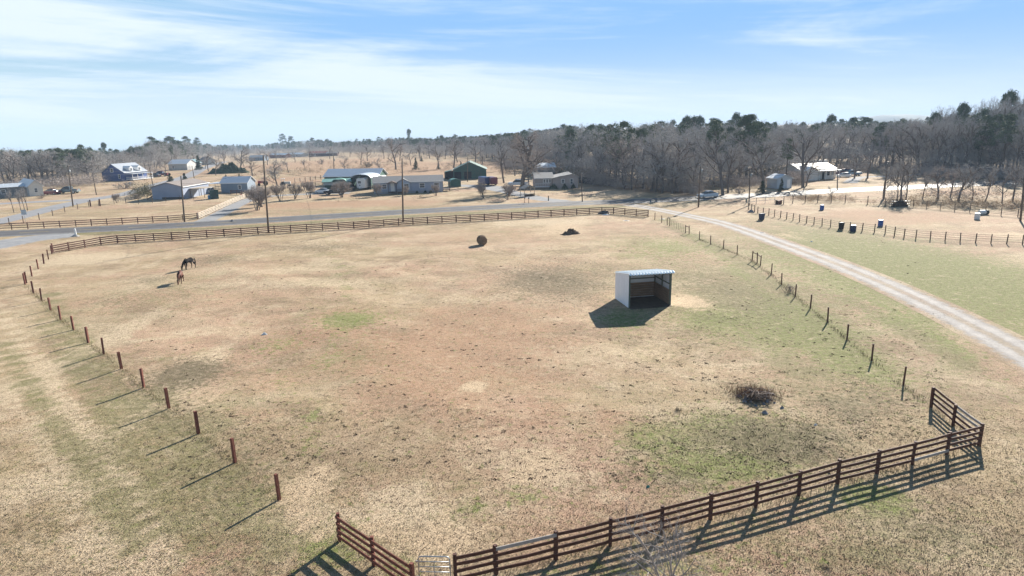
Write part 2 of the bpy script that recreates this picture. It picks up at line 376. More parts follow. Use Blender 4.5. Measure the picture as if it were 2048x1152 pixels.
def ground():
    xs = axis(-75, 95, .75, -3500, 3500); ys = axis(14, 200, .9, -60, 4200)
    X, Y = np.meshgrid(xs, ys); Z = T(X, Y)
    V = np.stack([X.ravel(), Y.ravel(), Z.ravel()], 1); nx = len(xs); ny = len(ys)
    i = np.arange(nx-1)[None, :] + nx*np.arange(ny-1)[:, None]; i = i.ravel()
    o = npmesh('ground', V, np.stack([i, i+1, i+nx+1, i+nx], 1), m_grass)
    o.data.polygons.foreach_set('use_smooth', [True]*len(o.data.polygons))
    for k, ps in LAYERS.items():
        a = o.data.attributes.new(k, 'FLOAT', 'POINT'); val = np.zeros(len(V))
        for cx, cy, ra, rb, kk in ps:
            q = ((V[:, 0]-cx)/ra)**2 + ((V[:, 1]-cy)/rb)**2
            val = np.maximum(val, kk*np.exp(-q*.9))
        a.data.foreach_set('value', val.astype(np.float32))
    tag(o, kind='structure'); return o
ground()

def strip(name, pts, w0, m, kind='structure', lift=.03, step=1.5, off=0.0, edge=True, px=True, wfun=None):
    """a sheet along a path of photo pixels (or world points)"""
    pw = [P(*p) if px else Vector((p[0], p[1], 0)) for p in pts]
    # resample with Catmull-Rom
    out = []
    for i in range(len(pw)-1):
        p0, p1, p2, p3 = pw[max(i-1, 0)], pw[i], pw[i+1], pw[min(i+2, len(pw)-1)]
        n = max(2, int((p2-p1).length/step))
        for k in range(n):
            t = k/n; out.append(.5*((2*p1)+(p2-p0)*t+(2*p0-5*p1+4*p2-p3)*t*t+(3*p1-p0-3*p2+p3)*t**3))
    out.append(pw[-1]); V = []; E = []; A = []
    cross = [-1, -.8, -.55, -.2, .2, .55, .8, 1] if edge else [-1, 1]
    s = 0
    for i, p in enumerate(out):
        d = (out[min(i+1, len(out)-1)] - out[max(i-1, 0)]); d.z = 0; d.normalize(); nn = Vector((-d.y, d.x, 0))
        w = w0 if wfun is None else w0*wfun(i/(len(out)-1))
        if i: s += (p-out[i-1]).length
        for c in cross:
            q = p + nn*(c*w/2+off); V.append((q.x, q.y, Tz(q.x, q.y)+lift)); E.append(c); A.append(s)
    k = len(cross); n = len(out); f = []
    for i in range(n-1):
        for j in range(k-1): f.append((i*k+j, i*k+j+1, (i+1)*k+j+1, (i+1)*k+j))
    o = npmesh(name, np.array(V), np.array(f)[:, ::-1], m)
    a = o.data.attributes.new('across', 'FLOAT', 'POINT'); a.data.foreach_set('value', np.array(E, np.float32))
    a = o.data.attributes.new('along', 'FLOAT', 'POINT'); a.data.foreach_set('value', np.array(A, np.float32))
    if kind: o['kind'] = kind
    return o, out

def gravel_mat(name, col, col2, centre=.0, hard=.55, rut=.5, rough=.95):
    m, nt, b = nodes(name); N = nt.nodes.new; L = nt.links.new
    b.inputs['Roughness'].default_value = rough; b.inputs['Specular IOR Level'].default_value = .15
    def mth(op, a, c_):
        n = N('ShaderNodeMath'); n.operation = op
        for i, q in enumerate((a, c_)):
            if isinstance(q, (int, float)): n.inputs[i].default_value = q
            else: L(q, n.inputs[i])
        return n.outputs[0]
    def rg(v, a, c_, d=0, e=1):
        n = N('ShaderNodeMapRange'); n.interpolation_type = 'SMOOTHSTEP'
        for i, q in enumerate((a, c_, d, e)): n.inputs[i+1].default_value = q
        L(v, n.inputs[0]); return n.outputs[0]
    at = N('ShaderNodeAttribute'); at.attribute_name = 'across'; x = mth('ABSOLUTE', at.outputs['Fac'], 0)
    geo = N('ShaderNodeNewGeometry')
    def nz(sc, det=5, off=0):
        n = N('ShaderNodeTexNoise'); n.inputs['Scale'].default_value = sc; n.inputs['Detail'].default_value = det; n.inputs['Roughness'].default_value = .7
        mp = N('ShaderNodeMapping'); mp.inputs['Location'].default_value = (off, off, 0); L(geo.outputs['Position'], mp.inputs[0]); L(mp.outputs[0], n.inputs[0]); return n.outputs[0]
    n1 = nz(.5); n2 = nz(5, 6); n3 = nz(1.4, 5, 9)
    mx = N('ShaderNodeMix'); mx.data_type = 'RGBA'; L(rg(n1, .35, .65), mx.inputs[0]); mx.inputs[6].default_value = (*col, 1); mx.inputs[7].default_value = (*col2, 1)
    m2 = N('ShaderNodeMix'); m2.data_type = 'RGBA'; m2.blend_type = 'MULTIPLY'; m2.inputs[0].default_value = .6; L(mx.outputs[2], m2.inputs[6])
    cr = N('ShaderNodeMapRange'); L(n2, cr.inputs[0]); cr.inputs[1].default_value = .3; cr.inputs[2].default_value = .7; cr.inputs[3].default_value = .55; cr.inputs[4].default_value = 1.15
    L(cr.outputs[0], m2.inputs[7])
    g = N('ShaderNodeGroup'); g.node_tree = GG
    e = rg(mth('ADD', x, mth('MULTIPLY', mth('SUBTRACT', n3, .5), .9)), hard, hard+.3)
    if centre > 0:
        c0 = rg(mth('ADD', x, mth('MULTIPLY', mth('SUBTRACT', n3, .5), .5)), .05, .25, centre, 0)
        e = mth('MAXIMUM', e, c0)
    m3 = N('ShaderNodeMix'); m3.data_type = 'RGBA'; L(e, m3.inputs[0]); L(m2.outputs[2], m3.inputs[6]); L(g.outputs[0], m3.inputs[7])
    L(m3.outputs[2], b.inputs['Base Color'])
    if rut and centre:
        ax = mth('ABSOLUTE', mth('SUBTRACT', mth('ADD', x, mth('MULTIPLY', mth('SUBTRACT', n3, .5), .15)), .36), 0); rr_ = rg(ax, .06, .24, 1.07, .86)
        m4 = N('ShaderNodeMix'); m4.data_type = 'RGBA'; m4.blend_type = 'MULTIPLY'; m4.inputs[0].default_value = 1; L(m3.outputs[2], m4.inputs[6]); L(rr_, m4.inputs[7]); L(m4.outputs[2], b.inputs['Base Color'])
    bp = N('ShaderNodeBump'); bp.inputs['Strength'].default_value = .5; bp.inputs['Distance'].default_value = .05; L(n2, bp.inputs['Height']); L(bp.outputs[0], b.inputs['Normal'])
    return m
m_gravel = gravel_mat('gravel_track', (.31, .29, .275), (.41, .38, .355), centre=.6, hard=.55)
m_gravel2 = gravel_mat('grey_gravel', (.23, .235, .25), (.30, .30, .30), hard=.72)
m_oldroad = gravel_mat('old_grey_asphalt', (.25, .25, .26), (.30, .29, .29), hard=.9, rough=.6)
def asphalt():
    m, nt, b = nodes('asphalt'); N = nt.nodes.new; L = nt.links.new
    b.inputs['Roughness'].default_value = .72; b.inputs['Specular IOR Level'].default_value = .22
    at = N('ShaderNodeAttribute'); at.attribute_name = 'across'
    # wheel tracks: paler bands along the lanes
    w = N('ShaderNodeMath'); w.operation = 'MULTIPLY'; w.inputs[1].default_value = 12.6; L(at.outputs['Fac'], w.inputs[0])
    c = N('ShaderNodeMath'); c.operation = 'COSINE'; L(w.outputs[0], c.inputs[0])
    geo = N('ShaderNodeNewGeometry'); n = N('ShaderNodeTexNoise'); n.inputs['Scale'].default_value = .35; n.inputs['Detail'].default_value = 7; n.inputs['Roughness'].default_value = .7; L(geo.outputs['Position'], n.inputs[0])
    s = N('ShaderNodeMath'); s.operation = 'MULTIPLY_ADD'; L(c.outputs[0], s.inputs[0]); s.inputs[1].default_value = .12; L(n.outputs[0], s.inputs[2])
    r = N('ShaderNodeValToRGB'); r.color_ramp.elements[0].position = .3; r.color_ramp.elements[0].color = (.075, .072, .074, 1)
    r.color_ramp.elements[1].position = .75; r.color_ramp.elements[1].color = (.125, .12, .12, 1); L(s.outputs[0], r.inputs[0]); L(r.outputs[0], b.inputs['Base Color'])
    n2 = N('ShaderNodeTexNoise'); n2.inputs['Scale'].default_value = 20; L(geo.outputs['Position'], n2.inputs[0])
    bp = N('ShaderNodeBump'); bp.inputs['Strength'].default_value = .3; bp.inputs['Distance'].default_value = .02; L(n2.outputs[0], bp.inputs['Height']); L(bp.outputs[0], b.inputs['Normal'])
    return m
m_asph = asphalt(); m_line = mat('road_paint_white', (.55, .55, .53), .6, .25, 1.5); m_yellow = mat('road_paint_yellow', (.50, .36, .10), .6, .3, 1.5)
def hills():
    for k, (px0, px1, py, Y, seed) in enumerate(((1640, 2150, 232, 2600, 1),)):
        c0 = ray(px0, py); c1 = ray(px1, py); xa = c0.x/c0.y*Y; xb = c1.x/c1.y*Y; n = 60; m_ = 9; V = []; rs = np.random.default_rng(seed); ph = rs.uniform(0, 6, 6)
        for i in range(n+1):
            t = i/n; d = ray(px0+(px1-px0)*t, py); top = H+d.z/d.y*Y; env = min(1, 4*t, 4*(1-t))**.5
            top = (top+80)*env*(1+.05*sin(t*17+ph[0])+.03*sin(t*41+ph[1])+.02*rs.random())-80
            for j in range(m_): s_ = j/(m_-1); V.append((xa+(xb-xa)*t, Y+(s_-.5)*900, -80+(top+80)*sin(pi*s_)**.8))
        f = [(i*m_+j, (i+1)*m_+j, (i+1)*m_+j+1, i*m_+j+1) for i in range(n) for j in range(m_-1)]
        o = npmesh('hills', np.array(V), np.array(f), mat('wooded_hill', (.085, .10, .085), .95, .3, .02)); o['kind'] = 'structure'
hills()
road_px = [(-160,476),(0,468),(180,459),(370,450),(536,440),(806,424),(1024,412),(1160,406),(1290,401.5),(1400,396),(1560,388),(1700,380),(1850,373),(2048,363),(2200,356)]
_, road_pts = strip('highway', road_px, 8.4, m_asph, lift=.02)
def markings(name, off, w, m, dash=None):
    mb = MB(); s = 0
    for a, b in zip(road_pts[:-1], road_pts[1:]):
        L_ = (b-a).length; s += L_
        if dash and (s % (dash[0]+dash[1])) > dash[0]: continue
        d = (b-a); d.z = 0; d.normalize(); n = Vector((-d.y, d.x, 0)); q = [a+n*(off-w/2), b+n*(off-w/2), b+n*(off+w/2), a+n*(off+w/2)]
        mb.add([(v.x, v.y, Tz(v.x, v.y)+.026) for v in q], [(0, 1, 2, 3)])
    o = mb.build(name, m); o['kind'] = 'structure'
markings('edge_line_paint', 3.55, .16, m_line); markings('edge_line_paint', -3.55, .16, m_line)
markings('centre_line_paint', 0, .16, m_yellow, (3.2, 5))
strip('gravel_track', [(1255,409),(1300,416),(1360,428),(1450,448),(1560,486),(1660,523),(1760,564),(1860,610),(1960,660),(2048,708),(2200,800)], 4.6, m_gravel, lift=.008)
strip('left_entrance_drive', [(150,468),(60,478),(0,489),(-80,505)], 9, m_gravel2, lift=.008)
strip('neighbour_drive', [(402,446),(440,428),(478,408),(510,396),(560,391),(620,388),(700,386)], 4.2, m_gravel2, lift=.010)
strip('far_lawn_drive', [(1130,403),(1090,399),(1055,392),(1015,383),(975,374),(900,370)], 5.5, m_gravel2, lift=.009, wfun=lambda t: 1+.8*max(0, .25-abs(t-.72))*4)
strip('side_road', [(-40,452),(0,443),(60,428),(130,410),(190,398),(250,388),(320,368),(385,348),(425,330),(452,323)], 5.6, m_oldroad, lift=.03, edge=True)
strip('side_lane', [(-30,409),(50,405),(130,401),(190,398)], 5.0, m_oldroad, lift=.02)
strip('house_drive', [(1700,366),(1720,355),(1790,352),(1850,348)], 4, m_gravel2, lift=.008)
# ------------------------------------------------------------------ fences
def top_at(px, py, z): return G(px, py, z)
def lerp(a, b, t): return a + (b-a)*t
def resample(pts, d, n=None):
    L = [0]
    for a, b in zip(pts[:-1], pts[1:]): L.append(L[-1]+(b-a).length)
    n = n or max(1, round(L[-1]/d)); out = []
    for k in range(n+1):
        s = L[-1]*k/n; i = 0
        while i < len(L)-2 and L[i+1] < s: i += 1
        out.append(lerp(pts[i], pts[i+1], (s-L[i])/max(L[i+1]-L[i], 1e-6)))
    return out
def onground(p): return Vector((p.x, p.y, Tz(p.x, p.y)))
def post_part(root, p, h, w, m, name='post', lean=.02, round_=False, dark=None):
    mb = MB(); t = Vector((random.uniform(-lean, lean), random.uniform(-lean, lean), 0))
    b = p - Vector((0, 0, .3)); q = p + Vector((0, 0, h)) + t*h
    if round_: mb.tube([b, p+t*.2, q], [w/2*1.05, w/2, w/2*.92], 9)
    else: mb.bar(b, q, w)
    return mb.build(name, m, root)
def board_fence(pts, label, group=None, h=1.27, rails=(.28, .58, .88, 1.16), per_bay=True, pm=m_board, rm=m_board, rw=.14, pw=.13, odd={}, name='board_fence', side=1, post_mats={}, rail_t=.035):
    root = empty(name, onground(pts[0]), 0, label, 'fence', group); o0 = root.location.copy()
    pts = [onground(p)-o0 for p in pts]
    for i, p in enumerate(pts): post_part(root, p, h+random.uniform(-.02, .03), pw, post_mats.get(i, pm))
    for k, z in enumerate(rails):
        if per_bay:
            for i in range(len(pts)-1):
                a, b = pts[i], pts[i+1]; d = (b-a).normalized(); n = Vector((-d.y, d.x, 0))*side*(pw/2+rail_t/2-.004+ .001*(i % 2)*2)
                j1, j2 = random.uniform(-.02, .02), random.uniform(-.02, .02)
                m = odd.get((i, k), rm)
                mb = MB(); mid = (a+b)/2 + Vector((0, 0, z+(j1+j2)/2-random.choice([0, 0, .015, .03])))+n
                A = a+Vector((0, 0, z+j1))+n-d*.01; B = b+Vector((0, 0, z+j2))+n+d*.01
                mb.bar(A, mid, rail_t, rw); mb.bar(mid, B, rail_t, rw)
                o = mb.build('rail', m, root)
                if m is m_grey: o['label'] = 'pale weathered grey rail among the brown ones'
        else:
            mb = MB()
            for i in range(len(pts)-1):
                a, b = pts[i], pts[i+1]; d = (b-a).normalized(); n = Vector((-d.y, d.x, 0))*side*(pw/2+rail_t/2-.004)
                mb.bar(a+Vector((0, 0, z+random.uniform(-.025, .025)))+n, b+Vector((0, 0, z+random.uniform(-.025, .025)))+n, rail_t, rw)
            mb.build('rail', rm, root)
    return root

# front corner fence
tops = [(909,1109),(991,1091),(1111,1063),(1221,1036.5),(1325.5,1012),(1423.6,986.5),(1514.7,964),(1601.7,941),(1680,919),(1759,900),(1830,882.6),(1900,864),(1965,848),(1912,810),(1867.5,775)]
front = [G(x, y, 1.25) for x, y in tops]
board_fence(front, 'four rail dark brown board fence closing the near right corner of the paddock', h=1.27, odd={(1, 3): m_grey, (10, 0): m_grey, (12, 3): m_grey, (12, 2): m_grey}, side=-1)
gl = [G(x, y, 1.25) for x, y in [(674,1028.6),(743.5,1075),(824,1128)]]
board_fence(gl, 'short brown board fence of two bays left of the metal gate', h=1.3, odd={}, side=-1, pm=m_boardred, rm=m_boardred)
# gate
def tube_gate(a, b, h, label):
    root = empty('metal_gate', a, atan2(b.y-a.y, b.x-a.x), label, 'gate'); w = (b-a).length
    mb = MB(); r = .12; z0 = .18
    pts = [(0, 0, z0), (0, 0, h-r), (r*.3, 0, h-r*.3), (r, 0, h), (w-r, 0, h), (w-r*.3, 0, h-r*.3), (w, 0, h-r), (w, 0, z0), (0, 0, z0)]
    mb.tube(pts, .024, 8); mb.build('gate_frame', m_galv, root, smooth=True)
    for z in (.40, .62, .84, 1.05): MB().tube([(0, 0, z), (w, 0, z)], .017, 6).build('crossbar', m_galv, root, smooth=True)
    MB().tube([(w*.5, 0, z0), (w*.5, 0, 1.05)], .014, 6).build('upright', m_galv, root)
    for z in (.4, 1.05): MB().box((-.10, -.02, z-.03), (.0, .02, z+.03)).build('hinge', m_galv, root)
    MB().tube([(w, 0, .9), (w+.12, .02, .88), (w+.16, .03, .7)], .01, 6).build('latch_chain', m_wire, root)
ga = G(836, 1112, 1.28); gb = G(899, 1113, 1.28); ga.z = gb.z = Tz(ga.x, ga.y)
tube_gate(ga, gb, 1.27, 'narrow galvanised tube gate between the two near board fences')
# back fence along the highway
bl = [(104,508),(163,497),(218,487),(265,484.4),(423,475),(513,469),(712,457),(818,449.5),(1014,438.7),(1171,429),(1214,426.5),(1232,428),(1296,434)]
bp_ = resample([P(*p) for p in bl], 2.62)
board_fence(bp_, 'long four rail dark brown board fence between the paddock and the highway', per_bay=False, rails=(.25, .55, .85, 1.15), side=-1,
            post_mats={i: m_boardred for i in range(5)}, rw=.15)
# fence across the road
af = resample([P(*p) for p in [(-40,462),(6,460),(22,459.5),(230,449.5),(340,443.6),(395,438.7)]], 2.7)
board_fence(af, 'three rail dark brown board fence on the far side of the highway', per_bay=False, h=1.25, rails=(.35, .75, 1.13), side=-1, rw=.12)
wf = resample([P(*p) for p in [(397,438.3),(430,423.5),(465,407.5),(491,396.5)]], 2.6)
board_fence(wf, 'four rail pale unpainted board fence beside the neighbour driveway', per_bay=False, h=1.3, rails=(.28, .58, .88, 1.18), pm=m_tanboard, rm=m_tanboard, side=-1, rw=.15)
board_fence(resample([P(*p) for p in [(500,392),(480,389.5),(462,388.5)]], 2.6), 'short dark board fence at the end of the pale board fence', per_bay=False, h=1.2, rails=(.4, .75, 1.1), side=-1)
cf = resample([P(*p) for p in [(505,384),(545,383),(575,378),(610,374),(645,370.5)]], 2.8)
board_fence(cf, 'grey weathered corral fence behind the row of small bare trees', per_bay=False, h=1.4, rails=(.4, .8, 1.25), pm=m_pole, rm=m_tanboard, rw=.13)
board_fence(resample([P(*p) for p in [(590,366),(620,362),(652,358)]], 2.8), 'far weathered corral fence left of the long green building', per_bay=False, h=1.5, rails=(.5, .9, 1.3), pm=m_pole, rm=m_tanboard, rw=.14)

def wire_fence(tl, z, label, w=.12, m=m_board, h=1.27, wires=(.35, .65, .95, 1.2), base=False, name='wire_fence', round_=False, space=None, wr=.003, mid=False, extra=None):
    pts = [onground(P(*p) if base else G(p[0], p[1], z)) for p in tl]
    if space: pts = resample(pts, space)
    root = empty(name, onground(pts[0]), 0, label, 'fence'); o0 = root.location.copy(); pts = [onground(p)-o0 for p in pts]
    for i, p in enumerate(pts): post_part(root, p, h*random.uniform(.96, 1.04), w*random.uniform(.9, 1.1), m, round_=round_, lean=.04)
    for zz in wires:
        mb = MB()
        for a, b in zip(pts[:-1], pts[1:]): mb.bar(a+Vector((0, 0, zz)), b+Vector((0, 0, zz)), wr)
        mb.build('wire', m_wire, root)
    return root, pts
wire_fence([(553,947.6),(464.5,878),(391,824),(332,777),(282,739),(238,704.5),(202,678),(171,653.5),(142,630),(116,612),(96.7,594.5),(78.3,577),(62.5,563),(46,546.5)], 1.32,
           'line of brown posts with thin wire down the left side of the paddock', m=m_boardred, w=.14, h=1.32)
wire_fence([(48.5,544),(60,531.4),(73,518),(84,508),(93.6,500),(103,487)], 1.32, 'short run of brown posts from the left corner towards the highway', m=m_boardred, w=.14, h=1.32)
r1, rp = wire_fence([(1310,425.4),(1324,430.6),(1335,435.4),(1340,437),(1371.7,450),(1379,452),(1399.4,462),(1422,471),(1447.7,478.8),(1475.4,490.4),(1505.4,501.5),(1515.8,505.6),(1522,510.4),
            (1543.7,527),(1565,545.4),(1592.5,567.7),(1622.7,590),(1658,615.6),(1697,648),(1747,687),(1811,733)], 1.27, 'line of dark round posts with thin wire down the right side of the paddock', w=.13, round_=True)
for a, b in ((4, 5), (10, 11), (11, 12)):   # brace rails between paired posts
    MB().tube([rp[a]+Vector((0, 0, 1.08)), rp[b]+Vector((0, 0, 1.08))], .05, 8).build('brace_rail', m_board, r1)
mb = MB()
for i in range(1, 9):
    p = lerp(rp[3], rp[4], i/9); mb.bar(p, p+Vector((0, 0, 1.15)), .03)
mb.build('wire_panel', m_wire, r1)
# right paddock, near side and far side
near = [(1496.7,420),(1516,427),(1569,438),(1619,448),(1684,459),(1760.6,466),(1819,477),(1935.6,485),(2048,489.4),(2110,492)]
m_oldpost = mat('old_cedar_post', (.10, .07, .05), .9, .35, 5, .3)
rf, rfp = wire_fence(near, 0, 'old wire fence with close thin posts along the near side of the riding arena', base=True, space=1.75, w=.15, m=m_oldpost, h=1.3, wires=(.3, .6, .9, 1.15), wr=.028, round_=True)
ff = [(1770,412),(1808,412.5),(1896.6,421),(1960,427),(2045,435),(2110,440)]
fa, fap = wire_fence(ff, 0, 'rusty panel fence along the far right side of the riding arena', base=True, space=2.6, w=.10, m=m_oldpost, h=1.4, wires=(.3, .55, .8, 1.05, 1.3), wr=.045)
wire_fence([(1567,409),(1585,407.5),(1610,406),(1635,406),(1662,406),(1690,407),(1735,409),(1770,412)], 0, 'old post fence at the back of the riding arena by the brush', base=True, w=.16, m=m_oldpost, h=1.7, wires=(.5, 1.0, 1.3), wr=.02, round_=True)
board_fence([P(*p) for p in [(1497,412),(1512,409),(1530,407),(1549,406),(1567,408)]], 'pale grey rail fence at the corner of the riding arena', per_bay=False, h=1.4, rails=(.7, 1.3), pm=m_galv, rm=m_galv, pw=.08, rw=.08)
wire_fence([(19,450),(47,445.5),(79,439.7),(106,431.9),(130,424),(156,418.6),(178,413)], 0, 'thin wire fence beside the grey side road', base=True, w=.12, m=m_oldpost, h=1.35)
wire_fence([(198,412.3),(228.5,408),(252,407.8),(277,407.5),(305,405.8),(332,404),(360,401.5),(388,399),(420,397.5)], 0, 'thin wire fence in front of the grey blue mobile home', base=True, w=.10, m=m_oldpost, h=1.3)
for px, py, h, lab in ((181.5,413,1.6,'thick dark gate post nearest the side road'), (200.5,412,1.7,'thick dark gate post right of the side road gap')):
    q = P(px, py); o = MB().tube([(0, 0, -.3), (0, 0, h)], [.17, .15], 10).build('gate_post', m_board); o.location = q; tag(o, lab, 'post', 'dark gate posts by the side road')
# privacy fence
def privacy():
    a, b = P(1158, 366), P(1232, 372.5); root = empty('privacy_fence', a, 0, 'dark wooden privacy fence running right from the beige house', 'fence')
    d = (b-a); mb = MB(); n = int(d.length/.15)
    for i in range(n):
        p = d*(i/n)+d.normalized()*.07; hh = 1.8+random.uniform(-.02, .02); mb.bar(p, p+Vector((0, 0, hh)), .14, .03)
    mb.build('pickets', mat('dark_stained_fence', (.045, .05, .055), .85, .3, 2), root)
    for z in (.4, 1.5): MB().bar(Vector((0, .05, z)), d+Vector((0, .05, z)), .04, .09).build('back_rail', m_board, root)
    for i in range(8): p = d*(i/7)+Vector((0, .12, 0)); MB().bar(p, p+Vector((0, 0, 1.85)), .1).build('post', m_board, root)
privacy()

# ------------------------------------------------------------------ utility poles and lines
m_insul = mat('insulator', (.30, .31, .33), .3); m_cable = mat('line_cable', (.05, .05, .055), .5)
m_metalbox = mat('grey_metal', (.28, .30, .31), .5, .1, metal=.4)
POLES = {}
def pole(key, bx, by, tx, ty, label, arm=None, box=False, lean=True, r=.14, z=None):
    b = P(bx, by); h = hgt(b, ty); d = ray(tx, ty); t = b.y/d.y; top = Vector((d.x*t, b.y, b.z+h))
    root = empty('utility_pole', b, 0, label, 'utility pole', 'wooden utility poles along the roads')
    tp = top - b; tp.x = max(-.5, min(.5, tp.x))
    MB().tube([(0, 0, -.5), tp*.5, tp], [r*1.15, r, r*.75], 10).build('pole', m_pole, root, smooth=True)
    if arm is not None:
        a = arm; dv = Vector((cos(a), sin(a), 0)); c = tp*(1-.35/h)+Vector((0, 0, 0)); s = Vector((-dv.y, dv.x, 0))*.13
        MB().bar(c-dv*1.1+s, c+dv*1.1+s, .09, .11).build('crossarm', m_pole, root)
        for k in (-1, -.35, .35, 1):
            q = c+dv*k+s+Vector((0, 0, .055)); MB().cyl(q, .035, .13, 8, .05).build('insulator', m_insul, root)
    else:
        MB().cyl(tp, .04, .15, 8, .05).build('insulator', m_insul, root)
    if box:
        c = tp*(1-1.4/h)+Vector((.26, -.1, -.4)); MB().tube([c, c+Vector((0, 0, .08)), c+Vector((0, 0, .72)), c+Vector((0, 0, .8))], [.12, .19, .19, .1], 12).build('transformer', m_metalbox, root, smooth=True)
    POLES[key] = b + tp; return root
pole('p3', 369, 444, 363.5, 352, 'bare utility pole standing by the road fence left of the pale board fence')
pole('p1', 537, 466, 531, 311, 'tallest utility pole rising from the roadside board fence on the left')
pole('p2', 806, 443, 805, 317, 'utility pole at the roadside fence in front of the long grey mobile home')
pole('p4', 146, 413, 138.5, 331, 'utility pole beside the grey side road', arm=R(40), box=True)
pole('p5', 193, 390, 185.5, 350, 'leaning small utility pole beyond the side road left of the blue house', r=.12)
pole('p6', 306.5, 372, 296.5, 328, 'utility pole between the blue house and the grey blue mobile home', arm=R(40), r=.12)
pole('p7', 389.6, 362.5, 384, 332, 'far utility pole near the white roofed sheds on the left', r=.12)
pole('p8', 669, 363, 667, 311, 'utility pole carrying a small transformer behind the long green building', box=True)
pole('p9', 935, 363.5, 935.4, 315, 'pale utility pole in front of the green barn', r=.12)
pole('p10', 1165, 403.5, 1162, 347, 'short utility pole on the lawn right of the beige house', r=.11)
pole('p11', 1396.6, 414.5, 1401.5, 328, 'utility pole with a transformer beside the white sedan', box=True, arm=R(80))
pole('p12', 1498, 411, 1500, 337, 'pale utility pole at the corner of the riding arena', box=True, r=.13)
pole('p13', 1674.8, 380.4, 1674.8, 337, 'short utility pole on the verge right of the white house', r=.12)
pole('p14', 1768, 398, 1775, 327, 'utility pole at the road edge left of the roadside thicket', r=.13)
pole('p15', 1901, 345, 1904, 287, 'far pale utility pole in front of the dark wood on the right', arm=R(10), r=.12)
pole('p16', 2041, 442, 2044, 350, 'utility pole at the far right edge of the riding arena', r=.15)
def span(a, b, sag, label, drop=0.0, sidew=0.0):
    a = POLES[a] if isinstance(a, str) else a; b = POLES[b] if isinstance(b, str) else b
    o0 = a.copy(); pts = []
    for i in range(17):
        t = i/16; p = lerp(a, b, t)-o0; p.z -= sag*4*t*(1-t)+drop; pts.append(p+Vector((0, sidew, .12)))
    o = MB().tube(pts, .016, 5).build('power_line', m_cable); o.location = o0; tag(o, label, 'power line', 'overhead lines'); return o
left_end = Vector((POLES['p4'].x-60, POLES['p4'].y-55, POLES['p4'].z-1))
for k, (d, s) in enumerate(((0, 0), (.9, .2), (1.8, .3))):
    wd = ('upper', 'middle', 'lower')[k]
    span('p4', left_end, 1.2, '%s overhead wire running left from the side road pole' % wd, d, s)
    span('p4', 'p6', 1.2, '%s overhead wire between the side road pole and the mobile home pole' % wd, d, s)
span('p6', 'p7', 1.0, 'overhead wire between the two far left poles')
span('p1', 'p2', 1.1, 'sagging overhead wire from the tallest pole to the grey home pole', 2.6)
span('p1', 'p3', .8, 'overhead wire between the tallest pole and the bare pole left of it', 1.6)
span('p2', 'p8', .9, 'overhead wire from the roadside pole back to the green building', 1.0)
span('p11', 'p12', 1.1, 'overhead wire between the two poles left of the riding arena')
span('p12', 'p14', 1.5, 'long overhead wire above the road behind the riding arena', .3)
span('p14', 'p16', 1.6, 'overhead wire above the right end of the riding arena', .6)
span('p11', 'p13', 1.3, 'overhead wire from the transformer pole to the verge pole', .8)
span('p13', 'p15', 2.0, 'overhead wire crossing to the far pale pole on the right')
span('p15', Vector((POLES['p15'].x+90, POLES['p15'].y+25, POLES['p15'].z-1)), 2, 'overhead wire leaving the far pale pole towards the right')
# antenna mast
q = P(1148, 366); hm = hgt(q, 311); root = empty('antenna_mast', q, 0, 'thin pale antenna mast behind the beige house', 'antenna')
MB().tube([(0, 0, 0), (0, 0, hm)], [.07, .04], 6).build('mast', m_galv, root)
mb = MB(); [mb.tube([(-.5, 0, hm-.1-.35*k), (.5, 0, hm-.1-.35*k)], .02, 5) for k in range(3)]; mb.build('aerial', m_galv, root)

